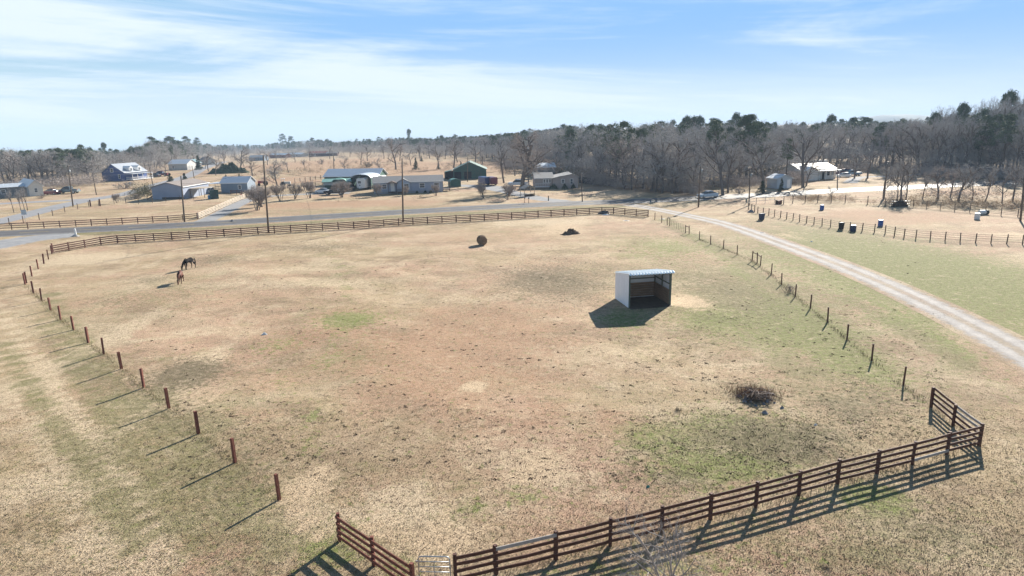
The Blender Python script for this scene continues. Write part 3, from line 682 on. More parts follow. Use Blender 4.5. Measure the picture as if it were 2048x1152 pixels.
# ------------------------------------------------------------------ run-in shelter
def shelter():
    o = P(1257, 616.5); r = P(1341, 611); bk = P(1232, 597.5)
    g0, g1 = G(1257, 616.5), G(1341, 611); u = (g1-g0); u.z = 0; w = u.length+.05; u.normalize(); rz = atan2(u.y, u.x)+.02; dep = 3.75
    root = empty('horse_shelter', o, rz, 'three sided white metal horse shelter with a sloping ribbed roof', 'shelter')
    m_sheet = mat('white_sheet_metal', (.84, .86, .90), .45, .05, 2, wave=('X', 3.2)); m_sheetY = mat('white_sheet_metal_side', (.84, .86, .90), .45, .05, 2, wave=('Y', 3.2))
    m_roof = mat('galvalume_roof', (.66, .72, .76), .4, .08, 3, metal=.25)
    m_plank = mat('brown_planks', (.26, .17, .11), .85, .4, 3, .4, stretch=(.4, .4, 4)); m_frame = mat('green_grey_timber', (.12, .13, .10), .8, .25, 5)
    hf, hb = 3.25, 2.62
    def H_(y): return hf+(hb-hf)*y/dep
    for x0 in (0, w-.03):   # side sheets
        mb = MB(); mb.prism([(0, .02), (dep, .02), (dep, H_(dep)), (0, H_(0))], x0, x0+.03); mb.build('side_wall', m_sheetY, root)
    MB().box((.03, dep-.03, .02), (w-.03, dep, hb)).build('back_wall', m_sheet, root)
    for x in (.10, w-.10):
        for y, nm in ((.07, 'corner_post'), (dep/2, 'post'), (dep-.11, 'corner_post')):
            MB().box((x-.06, y-.06, -.3), (x+.06, y+.06, H_(y)-.05)).build(nm, m_frame, root)
    MB().box((w*.28-.06, dep-.17, 0), (w*.28+.06, dep-.05, hb-.05)).build('post', m_frame, root)
    # dark edge trim on the front corner and base
    for x in (-.012, w-.088): MB().box((x, -.012, 0), (x+.10, .0, hf-.04)).build('corner_trim', mat('green_trim', (.055, .09, .085), .6), root)
    # planks to chest height
    for k in range(6):
        z0 = .12+k*.235
        MB().box((.17, dep-.22, z0), (w-.17, dep-.18, z0+.22)).build('plank', m_plank, root)
        for x in (.165, w-.205): MB().box((x, .12, z0), (x+.04, dep-.22, z0+.22)).build('plank', m_plank, root)
    for z in (1.85,):
        MB().box((.10, dep-.10, z), (w-.10, dep-.04, z+.10)).build('girt', m_frame, root)
        for x in (.04, w-.10): MB().box((x, .1, z+.12), (x+.06, dep-.1, z+.22)).build('girt', m_frame, root)
    MB().box((.0, .13, hf-.26), (w, .18, hf-.06)).build('header', m_frame, root)
    # roof with ribs
    ov = .46; mb = MB(); n = 15; x0, x1 = -.10, w+.14; top = []
    def zr(y): return H_(y)+.03 if y > -.08 else hf+.05-(-.08-y)*.34
    ya, yb = -ov, dep+.18; prof = []
    for i in range(n):
        a = x0+(x1-x0)*i/n; s = (x1-x0)/n
        prof += [(a, 0), (a+s*.62, 0), (a+s*.72, .07), (a+s*.93, .07)]
    prof.append((x1, 0)); vs = []; fs = []
    YS = (ya, -.08, yb)
    for y in YS:
        for dx in (0, -.012):
            vs += [(a, y, zr(y)+b+dx) for a, b in prof]
    m_ = len(prof)
    for g in range(2):
        q0 = g*2*m_
        for i in range(m_-1): fs += [(q0+i, q0+i+1, q0+2*m_+i+1, q0+2*m_+i), (q0+m_+i+1, q0+m_+i, q0+3*m_+i, q0+3*m_+i+1)]
        fs += [(q0, q0+2*m_, q0+3*m_, q0+m_), (q0+m_-1, q0+2*m_-1, q0+4*m_-1, q0+3*m_-1)]
    for i in range(m_-1): fs += [(i+1, i, m_+i, m_+i+1), (4*m_+i, 4*m_+i+1, 5*m_+i+1, 5*m_+i)]
    mb.add(vs, fs); mb.build('roof', m_roof, root)
    mb = MB()
    for x in (.3, w*.5, w-.3): mb.prism([(-ov+.05, zr(-ov+.05)-.11), (.0, zr(0)-.16), (dep, zr(dep)-.15), (dep, zr(dep)-.025), (-.07, zr(-.07)-.03), (-ov+.05, zr(-ov+.05)-.03)], x-.03, x+.03)
    mb.build('rafters', m_frame, root)
    mb = MB(); bedm = mat('trampled_earth', (.10, .075, .055), .95, .3, 2, .4)
    mb.box((.05, -.5, -.05), (w-.05, dep-.05, .03)); o_ = mb.build('dirt_floor', bedm, root)
shelter()

# ------------------------------------------------------------------ hay bale and heaps
def bale():
    p = P(964, 490); root = empty('round_hay_bale', p, R(100), 'weathered round hay bale lying on its side in the far paddock', 'hay bale')
    m_hay = mat('weathered_hay', (.15, .105, .07), .95, .45, 9, .8, bscale=30); r = .70; n = 40; mb = MB(); L = 1.25
    for j, x in enumerate(np.linspace(-L/2, L/2, 11)):
        for k in range(n):
            t = 2*pi*k/n; rr = r*(1+random.uniform(-.018, .018))*(1 if 0 < j < 10 else .965); z = r+rr*sin(t)
            if z < .04: z = .0
            mb.v.append((x, rr*cos(t)*(1.03 if sin(t) < 0 else 1), z))
    for j in range(10):
        for k in range(n): mb.f.append((j*n+k, j*n+(k+1) % n, (j+1)*n+(k+1) % n, (j+1)*n+k))
    mb.build('bale', m_hay, root, smooth=True)
    m_face = mat('bale_face', (.20, .14, .09), .95, .4, 14, .8, bscale=40)
    for s in (-1, 1):
        mb = MB(); mb.v.append((s*(L/2+.03), 0, r)); rings = 9
        for q in range(1, rings+1):
            for k in range(n):
                t = 2*pi*k/n; rr = r*.97*q/rings; mb.v.append((s*(L/2+random.uniform(-.02, .03)*(q < rings)), rr*cos(t), max(.01, r+rr*sin(t))))
        for k in range(n): mb.f.append((0, 1+k, 1+(k+1) % n))
        for q in range(rings-1):
            for k in range(n): a = 1+q*n+k; b = 1+q*n+(k+1) % n; mb.f.append((a, b, b+n, a+n))
        mb.build('bale_face', m_face, root)
    for x in (-.4, -.13, .13, .4): MB().tube([(x, (r+.012)*cos(t), r+(r+.012)*sin(t)) for t in np.linspace(-.9, pi+.9, 36)], .008, 4).build('twine', m_wire, root)
bale()
def lumpy(name, p, rx, ry, h, m, seed, n=28, rough=.35, label=None, cat=None, group=None, rz=0, parent=None):
    rs = np.random.default_rng(seed); rings = 10; V = [(0, 0, h)]; ph = rs.uniform(0, 6.28, 8)
    for q in range(1, rings+1):
        f = q/rings
        for k in range(n):
            t = 2*pi*k/n; w = 1+.18*sin(2*t+ph[0])+.13*sin(3*t+ph[1])+.08*sin(7*t+ph[2])
            z = h*(1-f**1.6)*(1+rough*(rs.random()-.5)*2)*(1+.3*sin(3*f*5+t*2+ph[3]))
            V.append((rx*f*w*cos(t), ry*f*w*sin(t), z if q < rings else -.05))
    mb = MB(); mb.v = V
    for k in range(n): mb.f.append((0, 1+k, 1+(k+1) % n))
    for q in range(rings-1):
        for k in range(n): a = 1+q*n+k; b = 1+q*n+(k+1) % n; mb.f.append((a, a+n, b+n, b))
    o = mb.build(name, m, parent); o.location = p; o.rotation_euler.z = rz
    fix_normals(o); tag(o, label, cat, group); return o
m_oldhay = mat('rotten_hay', (.12, .085, .058), .95, .5, 8, .9, bscale=25)
q = P(1141, 468); lumpy('hay_heap', q, 1.35, .8, .62, m_oldhay, 3, label='dark heap of rotten hay lying on the pale soil of the far paddock', cat='hay heap')
lumpy('hay_scrap', P(1131, 469), 1.0, .45, .2, m_oldhay, 5, label='low dark scatter of hay left of the rotten heap', cat='hay scrap')
q = P(1208, 427); lumpy('tarp_heap', q, 1.0, .7, .55, mat('dark_tarp', (.06, .065, .075), .45, .3, 4, .4), 8, label='crumpled dark tarp heap at the bend of the roadside fence', cat='tarp')
lumpy('white_sheet', P(1211, 430), .9, .35, .12, m_white, 9, label='white plastic sheet lying in front of the dark tarp', cat='sheet')
for k, (px, py, a, b, c, lab) in enumerate(((1252,441.5,.55,.3,.05,'flat white scrap on the ground near the far fence corner'), (1325,438,.5,.25,.05,'flat white scrap at the foot of the right fence posts'))):
    lumpy('ground_scrap', P(px, py), a, b, c, m_white, 20+k, label=lab, cat='scrap', group='white scraps on the grass')
lumpy('white_rag', P(529, 669), .22, .14, .14, m_white, 30, label='small white rag lying alone in the left half of the paddock', cat='rag')
lumpy('green_scrap', P(1296, 974), .10, .07, .08, mat('teal_plastic', (.05, .25, .22), .4), 31, label='tiny teal plastic scrap in the near paddock', cat='scrap')
lumpy('white_stone', P(1631, 850), .09, .07, .07, m_white, 32, label='small white stone in the weedy ground below the rock pile', cat='stone')
lumpy('white_scrap', P(1524, 466), .5, .25, .05, m_white, 33, label='thin white scrap beside the gravel track opposite the arena', cat='scrap')
lumpy('paper_scrap', P(1623, 483.5), .2, .12, .1, m_white, 34, label='small white scrap on the grass right of the gravel track', cat='scrap')

# rock and brush pile
m_rock = mat('grey_rock', (.20, .21, .23), .85, .35, 5, .5)
rocks = [(1478,792,.30),(1484,786,.22),(1493,797,.34),(1489,803,.26),(1501,803,.2),(1535,803,.30),(1540,800,.22),(1545,790,.22),(1528,808,.24),(1496,782,.26),(1549,806,.18),(1512,812,.2),(1530,826,.33),(1564,816,.26)]
for k, (px, py, r) in enumerate(rocks):
    names = ['at the left tip of', 'on the left side of', 'the biggest at the front left of', 'low at the front left of', 'at the front middle left of', 'the pale one at the front right of', 'beside the pale one at the right of',
             'pale and high on the right of', 'low in front right of', 'at the back left of', 'furthest right at the foot of', 'at the very front of', 'lying alone just below', 'lying alone to the right of']
    lumpy('rock', P(px, py)-Vector((0, 0, .03)), r*.72, r*.55, r*.5, m_rock, 40+k, n=14, rough=.2, label='grey rock ' + names[k] + ' the brush pile', cat='rock', group='rocks around the brush pile', rz=k)
def brush_pile():
    p = P(1515, 797); root = empty('brush_pile', p, 0, 'tangled pile of dead brown branches among grey rocks', 'brush pile'); rs = random.Random(5)
    for nm, n_, rr, m in (('branches', 55, .035, mat('dead_branch', (.17, .12, .09), .9, .4, 4)), ('pale_sticks', 16, .03, mat('pale_stick', (.36, .30, .26), .9, .2))):
        mb = MB()
        for i in range(n_):
            a = rs.uniform(0, 6.28); c = Vector((rs.gauss(0, .42), rs.gauss(0, .32), rs.uniform(.05, .55))); d = Vector((cos(a), sin(a), rs.uniform(-.3, .5)))*rs.uniform(.25, .75)
            mb.tube([c-d, c+Vector((rs.gauss(0, .06), rs.gauss(0, .06), .06)), c+d], [rr*rs.uniform(.5, 1), rr*.7, rr*.25], 5)
        mb.v = [(x, y, max(.01, z)) for x, y, z in mb.v]; mb.build(nm, m, root)
    mb = MB()
    for i in range(900):
        c = Vector((rs.gauss(0, .7), rs.gauss(.6, .5), 0)); t = Vector((rs.gauss(0, .15), rs.gauss(0, .15), rs.uniform(.15, .6))); w = Vector((rs.uniform(-1, 1), rs.uniform(-1, 1), 0)).normalized()*.012
        mb.add([c-w, c+w, c+t], [(0, 1, 2)])
    mb.build('dry_weeds', mat('rust_weeds', (.20, .11, .06), .95, .4, 3), root)
brush_pile()

# ------------------------------------------------------------------ horses
def skin_obj(name, chains, m, root_idx=0, parent=None, sub=2):
    """chains: list of lists of (key or None, (x,y,z), (rx,ry)); shared keys join"""
    vs = []; rad = []; keys = {}; es = []
    for ch in chains:
        prev = None
        for key, co, r in ch:
            if key in keys: i = keys[key]
            else:
                i = len(vs); vs.append(co); rad.append(r if isinstance(r, tuple) else (r, r))
                if key: keys[key] = i
            if prev is not None: es.append((prev, i))
            prev = i
    me = bpy.data.meshes.new(name); me.from_pydata(vs, es, []); o = bpy.data.objects.new(name, me); COL.objects.link(o)
    md = o.modifiers.new('skin', 'SKIN'); md.use_smooth_shade = True; md.branch_smoothing = .4
    for i, sv in enumerate(me.skin_vertices[0].data): sv.radius = rad[i]; sv.use_root = (i == root_idx)
    sb = o.modifiers.new('sub', 'SUBSURF'); sb.levels = sub; sb.render_levels = sub
    me.materials.append(m)
    if parent: o.parent = parent
    return o
def horse(loc, rz, label, coat, dark, sc=1.0, headside=0.0, step=.12):
    root = empty('horse', loc, rz, label, 'horse'); root.scale = (sc, sc, sc)
    # +x is forward
    body = [('b', (-.15, 0, 1.12), (.27, .30)), ('c', (.28, 0, 1.12), (.27, .31)), ('sh', (.55, 0, 1.14), (.23, .30)), ('n0', (.80, .0, 1.06), (.14, .22)), ('n1', (1.02, headside*.4, .82), (.095, .16)),
            ('n2', (1.18, headside*.8, .58), (.08, .125)), ('h0', (1.28, headside, .42), (.085, .12)), ('h1', (1.31, headside, .25), (.07, .085)), ('h2', (1.33, headside, .08), (.055, .06))]
    rump = [('b', None, 0), ('r', (-.52, 0, 1.17), (.27, .29)), ('r2', (-.76, 0, 1.12), (.20, .22))]
    ch = [body, [('b', (0, 0, 0), 0), rump[1], rump[2]]]
    for i, s in enumerate((-1, 1)):
        st = step*s
        ch.append([('sh', (0, 0, 0), 0), (None, (.55+st*.1, s*.17, .86), (.11, .13)), (None, (.56+st*.4, s*.17, .58), (.062, .07)), (None, (.57+st*.7, s*.17, .42), (.052, .055)), (None, (.57+st, s*.17, .18), (.035, .038)), (None, (.60+st, s*.17, .03), (.058, .06))])
        ch.append([('r', (0, 0, 0), 0), (None, (-.58, s*.17, .88), (.14, .18)), (None, (-.55-st*.4, s*.18, .68), (.085, .11)), (None, (-.72-st*.8, s*.18, .48), (.055, .065)), (None, (-.68-st, s*.18, .2), (.037, .04)), (None, (-.64-st, s*.18, .03), (.058, .06))])
    skin_obj('body', ch, coat, 0, root)
    # mane, tail, ears
    mb = MB(); rs = random.Random(3); path = [Vector((.45, 0, 1.46)), Vector((.72, 0, 1.30)), Vector((.96, headside*.4, 1.04)), Vector((1.18, headside*.8, .76)), Vector((1.33, headside, .56))]
    for i in range(260):
        t = rs.random()*3.999; k = int(t); c = lerp(path[k], path[k+1], t-k); s = rs.choice((-1, 1)); e = c+Vector((rs.uniform(.0, .08), s*rs.uniform(.07, .14), -rs.uniform(.1, .26)))
        mb.add([c+Vector((-.03, 0, .02)), c+Vector((.03, 0, .02)), e], [(0, 1, 2)])
    mb.build('mane', dark, root)
    mb = MB(); mb.tube([(-.92, 0, 1.24), (-1.02, .0, 1.05), (-1.04, .01, .7), (-1.0, .02, .35)], [.04, .06, .08, .02], 8); mb.build('tail', dark, root, smooth=True)
    for s in (-1, 1): MB().tube([(1.30, headside+s*.06, .52), (1.36, headside+s*.08, .58), (1.40, headside+s*.085, .64)], [.035, .03, .004], 6).build('ear', coat, root, smooth=True)
    return root
m_bay = mat('bay_coat', (.10, .035, .022), .65, .3, 2, spec=.15); m_blackcoat = mat('black_coat', (.014, .011, .010), .75, .3, 2, spec=.08); m_hair = mat('black_hair', (.012, .010, .010), .9, spec=.05)
horse(P(362, 566), R(-72), 'bay horse grazing with its head down, facing the camera', m_bay, m_hair, 1.0, headside=-.10)
horse(P(379.5, 538), R(252), 'black horse grazing side on with its head to the left', m_blackcoat, m_hair, 1.0, headside=.06)
# ------------------------------------------------------------------ buildings
def wallmat(nm, c, **k): return mat(nm, c, .75, .10, .8, .1, **k)
def frame_at(A, B=None, width=None, rot=None):
    a = P(*A)
    if B is not None: b = P(*B)
    else: b = a + Vector((cos(rot), sin(rot), 0))*width
    u = b-a; u.z = 0; return a, atan2(u.y, u.x), u.length
def window(root, x0, x1, z0, z1, y=0.0, side=None, trim=m_trim, gl=glass, d=None):
    """window on the front (y=0, facing -y) or on a side: frame with a pane child"""
    def T_(b0, b1):
        if side is None: return (b0[0], y+b0[1], b0[2]), (b1[0], y+b1[1], b1[2])
        s = side  # wall at x=s ; along y; faces -x if s==0 else +x
        sg = -1 if s <= 0 else 1
        ya, yb = b0[0], b1[0]; da, db = sorted((-b0[1]*sg, -b1[1]*sg))
        return (s+da, ya, b0[2]), (s+db, yb, b1[2])
    t = .11; mb = MB()
    for a, b in (((x0-t, -.05, z1), (x1+t, .0, z1+t)), ((x0-t, -.05, z0-t), (x1+t, .0, z0)), ((x0-t, -.05, z0), (x0, .0, z1)), ((x1, -.05, z0), (x1+t, .0, z1)),
                 ((x0, -.035, (z0+z1)/2-.03), (x1, -.012, (z0+z1)/2+.03))):
        mb.box(*T_(a, b))
    f = mb.build('window', trim, root); mb = MB(); mb.box(*T_((x0, -.010, z0), (x1, .0, z1))); mb.build('pane', gl, f); return f
def door(root, x0, x1, z1, y=0.0, m=m_white, z0=.0, trim=m_trim):
    mb = MB(); t = .1
    for a, b in (((x0-t, y-.05, z0), (x0, y, z1)), ((x1, y-.05, z0), (x1+t, y, z1)), ((x0-t, y-.05, z1), (x1+t, y, z1+t))): mb.box(a, b)
    f = mb.build('door', trim, root); MB().box((x0, y-.03, z0), (x1, y, z1)).build('door_leaf', m, f); return f
def gable(root, w, d, h, rise, wm, rm, ridge='x', ov=.35, x0=0, y0=0, th=.14, z0=0, name='roof', skirt=None):
    """walls as one mesh with gable ends, roof slabs over them"""
    x1, y1 = x0+w, y0+d; mb = MB()
    if ridge == 'x':
        mb.prism([(y0, z0), (y1, z0), (y1, h), ((y0+y1)/2, h+rise), (y0, h)], x0, x1, 'x')
    else:
        mb.prism([(x0, z0), (x1, z0), (x1, h), ((x0+x1)/2, h+rise), (x0, h)], y0, y1, 'y')
    o = mb.build('wall', wm, root); fix_normals(o)
    half = (d if ridge == 'x' else w)/2; sl = rise/half; c = ((y0+y1)/2 if ridge == 'x' else (x0+x1)/2); mb = MB()
    e = half+ov; lo = h-sl*ov
    poly = [(c-e, lo+.02), (c, h+rise+.02), (c+e, lo+.02), (c+e, lo+.02+th), (c, h+rise+.02+th), (c-e, lo+.02+th)]
    if ridge == 'x': mb.prism(poly, x0-ov, x1+ov, 'x')
    else: mb.prism(poly, y0-ov, y1+ov, 'y')
    r = mb.build(name, rm, root); fix_normals(r)
    mb = MB(); tw_ = .03
    if ridge == 'x':
        for yy in (y0-ov-tw_, y1+ov): mb = MB().box((x0-ov, yy, lo+.0), (x1+ov, yy+tw_, lo+.19)); mb.build('fascia', m_trim, r)
    else:
        for xx in (x0-ov-tw_, x1+ov): mb = MB().box((xx, y0-ov, lo+.0), (xx+tw_, y1+ov, lo+.19)); mb.build('fascia', m_trim, r)
    if h > 2.6 and w*d > 60:
        for q in (.3, .7):
            px_, py_ = (x0+w*q, (y0+y1)/2+half*.45) if ridge == 'x' else ((x0+x1)/2-half*.4, y0+d*q)
            zz_ = h+rise*(.55 if ridge == 'x' else .6); MB().cyl((px_, py_, zz_), .07, .55, 8).build('vent_pipe', m_metalbox, r)
    if skirt:
        MB().box((x0-.02, y0-.02, 0), (x1+.02, y1+.02, skirt[0])).build('skirting', skirt[1], root)
    return o, r
def steps(root, x, y, w, n, m, h):
    mb = MB()
    for k in range(n): mb.box((x, y-.3*(n-k), 0), (x+w, y-.3*(n-k-1), h*(k+1)/n-.01))
    return mb.build('steps', m, root)
m_shingle = mat('grey_brown_shingle', (.19, .19, .195), .9, .25, 4, .4); m_whiteroof = mat('white_metal_roof', (.55, .58, .62), .35, .05, 1, metal=.2, wave=('X', 2.5))
m_greymetal = mat('pale_metal_roof', (.50, .54, .58), .4, .12, 1, metal=.2, wave=('X', 2.5))
m_greenmetal = mat('green_sheet', (.035, .095, .075), .55, .12, 2, wave=('X', 3)); m_darkwood = mat('dark_deck', (.075, .045, .035), .8, .3, 3)
m_brick = mat('red_brick', (.20, .085, .06), .85, .3, 8, .3); m_rust = mat('rusty_red_roof', (.28, .10, .07), .7, .3, 1)

# long grey mobile home
def mobile_home():
    a, rz, w = frame_at((748, 388.5), (886, 384)); root = empty('mobile_home', a, rz, 'long grey mobile home with white framed windows and a small dark front porch', 'house'); d = 8.2
    wm = wallmat('grey_blue_siding', (.28, .315, .40), wave=('Z', 4)); wl = wallmat('pale_siding', (.34, .40, .50))
    gable(root, w, d, 2.95, 1.25, wm, m_shingle, ov=.35, skirt=(.55, mat('skirting', (.27, .28, .31), .8)))
    # front bay gable
    mb = MB(); x0, x1 = w*.335, w*.525; mb.prism([(x0, .55), (x1, .55), (x1, 2.9), ((x0+x1)/2, 3.75), (x0, 2.9)], -.45, -.003, 'y'); fix_normals(mb.build('bay', wl, root))
    mb = MB(); c = (x0+x1)/2; e = (x1-x0)/2+.3; mb.prism([(c-e, 2.70), (c, 3.79), (c+e, 2.70), (c+e, 2.84), (c, 3.93), (c-e, 2.84)], -.75, 2.2, 'y'); fix_normals(mb.build('bay_roof', m_shingle, root))
    for u0, u1 in ((.125, .185), (.665, .735), (.875, .945)): window(root, w*u0, w*u1, 1.35, 2.45)
    window(root, w*.44, w*.505, 1.35, 2.45, y=-.45)
    door(root, w*.25, w*.295, 2.65, z0=.6)
    MB().box((w*.21, -1.9, .42), (w*.335, -.0, .56)).build('porch_deck', m_darkwood, root)
    for x in (w*.215, w*.33):
        MB().box((x-.05, -1.85, .56), (x+.05, -1.75, 2.75)).build('porch_post', m_darkwood, root)
    mb = MB(); c = w*.272; mb.prism([(c-1.5, 2.7), (c, 3.3), (c+1.5, 2.7), (c+1.5, 2.82), (c, 3.42), (c-1.5, 2.82)], -2.1, -.01, 'y'); fix_normals(mb.build('porch_roof', m_darkwood, root))
    mb = MB()
    for x in np.arange(w*.335, w*.43, .18): mb.box((x, -1.85, .3), (x+.05, -1.80, 1.3))
    mb.box((w*.335, -1.87, 1.25), (w*.43, -1.78, 1.32)); mb.build('railing', m_darkwood, root); steps(root, w*.345, -.95, 1.4, 4, m_darkwood, .5)
    for k in (.62, .74, .82): lumpy('skirt_shrub', Vector((0, 0, 0)), .5, .35, .5, mat('dark_shrub', (.03, .045, .025), .9, .4, 4), 60+int(k*100), parent=root).location = (w*k, -.5, 0)
    MB().box((w+.02, 1.0, .5), (w+2.0, 4.4, .62)).build('side_deck', m_darkwood, root)
    mb = MB()
    for x in (w+.1, w+1.9):
        for y in (1.05, 4.3): mb.box((x-.05, y-.05, .0), (x+.05, y+.05, 3.0))
    mb.build('side_deck_posts', m_darkwood, root)
    mb = MB(); mb.prism([(w+2.0, .62), (w+4.4, .0), (w+4.4, .08), (w+2.0, .70)], 1.1, 1.2, 'y'); mb.prism([(w+2.0, 1.4), (w+4.4, .8), (w+4.4, .88), (w+2.0, 1.48)], 1.1, 1.2, 'y'); mb.build('side_stair', m_darkwood, root)
mobile_home()
# long green building with white roof
def green_building():
    a, rz, w = frame_at((650, 372), (757, 371)); root = empty('long_green_building', a, rz, 'long dark green building under a broad white metal roof', 'building')
    gable(root, w, 9, 2.9, 1.9, m_greenmetal, m_whiteroof, ov=.4)
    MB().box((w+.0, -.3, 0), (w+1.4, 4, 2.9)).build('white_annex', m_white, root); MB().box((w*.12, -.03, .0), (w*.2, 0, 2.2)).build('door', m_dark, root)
    window(root, w*.3, w*.37, 1.2, 2.2)
green_building()
def carport():
    a, rz, w = frame_at((647, 383), (702, 381)); root = empty('green_carport', a, rz, 'low green roofed lean-to in front of the long green building', 'carport')
    mb = MB(); mb.prism([(-.4, 2.55), (4.6, 3.1), (4.6, 3.2), (-.4, 2.65)], -.3, w+.3, 'x'); fix_normals(mb.build('roof', mat('faded_green_roof', (.12, .24, .21), .5, .12, 1), root))
    for x in (.1, w/2, w-.1):
        for y in (.1, 4.2): MB().box((x-.06, y-.06, 0), (x+.06, y+.06, 2.6)).build('post', m_pole, root)
    MB().box((0, 4.3, 0), (w, 4.38, 2.9)).build('back_wall', m_greenmetal, root); MB().box((.05, -.1, 1.7), (w-.05, -.03, 2.52)).build('fascia', mat('pale_fascia', (.30, .33, .33), .7), root)
    mb = MB(); n = 10; c = w*.60; R_ = 1.9
    pts = [(c+R_*cos(t), 2.6+.9*sin(t)) for t in np.linspace(pi, 0, n)]; mb.prism(pts+[(x, z-.08) for x, z in pts[::-1]], -.9, 3.2, 'y'); fix_normals(mb.build('awning', mat('green_awning', (.10, .24, .20), .6), root))
carport()
def rv_port():
    a = P(722, 379.5); root = empty('arched_carport', a, R(-8), 'dark metal carport with an arched pale roof over the white camper', 'carport'); n = 12
    pts = [(3.0*cos(t), 3.3+1.05*sin(t)) for t in np.linspace(pi, 0, n)]
    mb = MB(); mb.prism(pts+[(x*.98, z-.07) for x, z in pts[::-1]], 0.3, 8.5, 'y'); fix_normals(mb.build('roof', m_greymetal, root))
    MB().box((-3.0, .4, 0), (-2.92, 8.4, 3.3)).build('side_wall', m_greenmetal, root); MB().box((2.92, .4, 0), (3.0, 8.4, 3.3)).build('side_wall', m_greenmetal, root)
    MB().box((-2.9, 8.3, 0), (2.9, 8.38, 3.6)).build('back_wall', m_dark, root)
    c = empty('camper_trailer', a+Vector((.35, -1.3, 0)), R(-8), 'white camper trailer parked under the arched carport', 'camper'); cm = mat('camper_white', (.62, .62, .60), .5, .06, 1)
    mb = MB(); mb.prism([(-1.25, .6), (1.25, .6), (1.25, 3.0), (.95, 3.3), (-.95, 3.3), (-1.25, 3.0)], 0, 6.5, 'y'); fix_normals(mb.build('body', cm, c))
    window(c, -.85, .1, 1.9, 2.5, gl=m_dark); window(c, -.5, -.1, 1.15, 1.55, gl=m_dark)
    for s in (-1, 1):
        w_ = MB().tube([(s*1.12-.12, 3.2, .36), (s*1.12+.12, 3.2, .36)], .36, 14).build('wheel', m_tyre, c)
    MB().box((-.5, -.9, .45), (.5, 0, .55)).build('drawbar', m_metalbox, c); MB().cyl((-.2, -.55, .55), .15, .45, 10).build('gas_bottle', m_white, c)
    b = empty('rv_clutter', a+Vector((-2.4, -1.2, 0)), 0, 'dark covered equipment beside the white camper', 'equipment')
    MB().box((-.8, 0, .3), (.6, 1.4, 1.5)).build('cover', m_dark, b); MB().tube([(-.6, -.1, .3), (-.6, 1.5, .3)], .3, 10).build('wheel', m_tyre, b); MB().tube([(.4, -.1, .3), (.4, 1.5, .3)], .3, 10).build('wheel', m_tyre, b)
rv_port()
def green_barn():
    a, rz, w = frame_at((907, 358.5), (973, 357)); root = empty('green_barn', a, rz, 'green metal barn with two dark open bays and vines over its front', 'barn'); d = 12
    gable(root, w, d, 3.0, 2.4, m_greenmetal, mat('dark_green_roof', (.05, .11, .09), .6, .15, 1), ridge='y', ov=.25)
    for u0, u1 in ((.03, .24), (.33, .55)): MB().box((w*u0, -.02, 0), (w*u1, 0, 2.4)).build('bay_shade', m_dark, root)  # near-black sheets on the closed wall stand for shade inside the bays
    mb = MB(); rs = random.Random(4)
    for i in range(1600):
        x = rs.uniform(.25, .85)*w; z = rs.uniform(.8, 5.3-abs(x/w-.5)*4); 
        if rs.random() < .35: x = rs.uniform(0, .7)*w; z = 5.5-abs(x/w-.5)*2*2.4+rs.gauss(0, .15)
        c = Vector((x, rs.uniform(-.3, -.05), z)); e = Vector((rs.gauss(0, .2), rs.gauss(0, .05), rs.gauss(-.1, .2))); mb.add([c, c+Vector((.03, 0, .02)), c+e], [(0, 1, 2)])
    mb.build('vines', mat('dry_vine', (.15, .115, .08), .9, .3), root)
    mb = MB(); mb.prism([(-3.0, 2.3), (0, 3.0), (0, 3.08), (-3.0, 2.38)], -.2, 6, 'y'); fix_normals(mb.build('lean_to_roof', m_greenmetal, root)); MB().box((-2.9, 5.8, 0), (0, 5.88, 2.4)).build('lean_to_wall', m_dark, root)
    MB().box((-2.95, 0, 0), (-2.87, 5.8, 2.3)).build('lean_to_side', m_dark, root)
green_barn()
def barrel_shed(A, B, h, m, label, name='garden_shed', dep=3):
    a, rz, w = frame_at(A, B); root = empty(name, a, rz, label, 'shed')
    mb = MB(); mb.prism([(0, 0), (w, 0), (w, h*.65), (w*.82, h*.88), (w*.5, h), (w*.18, h*.88), (0, h*.65)], 0, dep, 'y'); fix_normals(mb.build('wall', m, root))
    mb = MB(); q = [(-.1, h*.64), (w*.15, h*.90), (w*.5, h+.03), (w*.85, h*.90), (w+.1, h*.64)]; mb.prism(q+[(x, z+.06) for x, z in q[::-1]], -.12, dep+.12, 'y'); fix_normals(mb.build('roof', mat('shed_green_roof', (.06, .17, .14), .5), root))
    MB().box((w*.3, -.02, .05), (w*.7, 0, h*.6)).build('door', mat('shed_green_door', (.035, .10, .085), .6), root)
barrel_shed((901, 374.5), (922, 373.5), 2.3, m_greenmetal, 'small dark green barrel roofed shed beside the house steps')
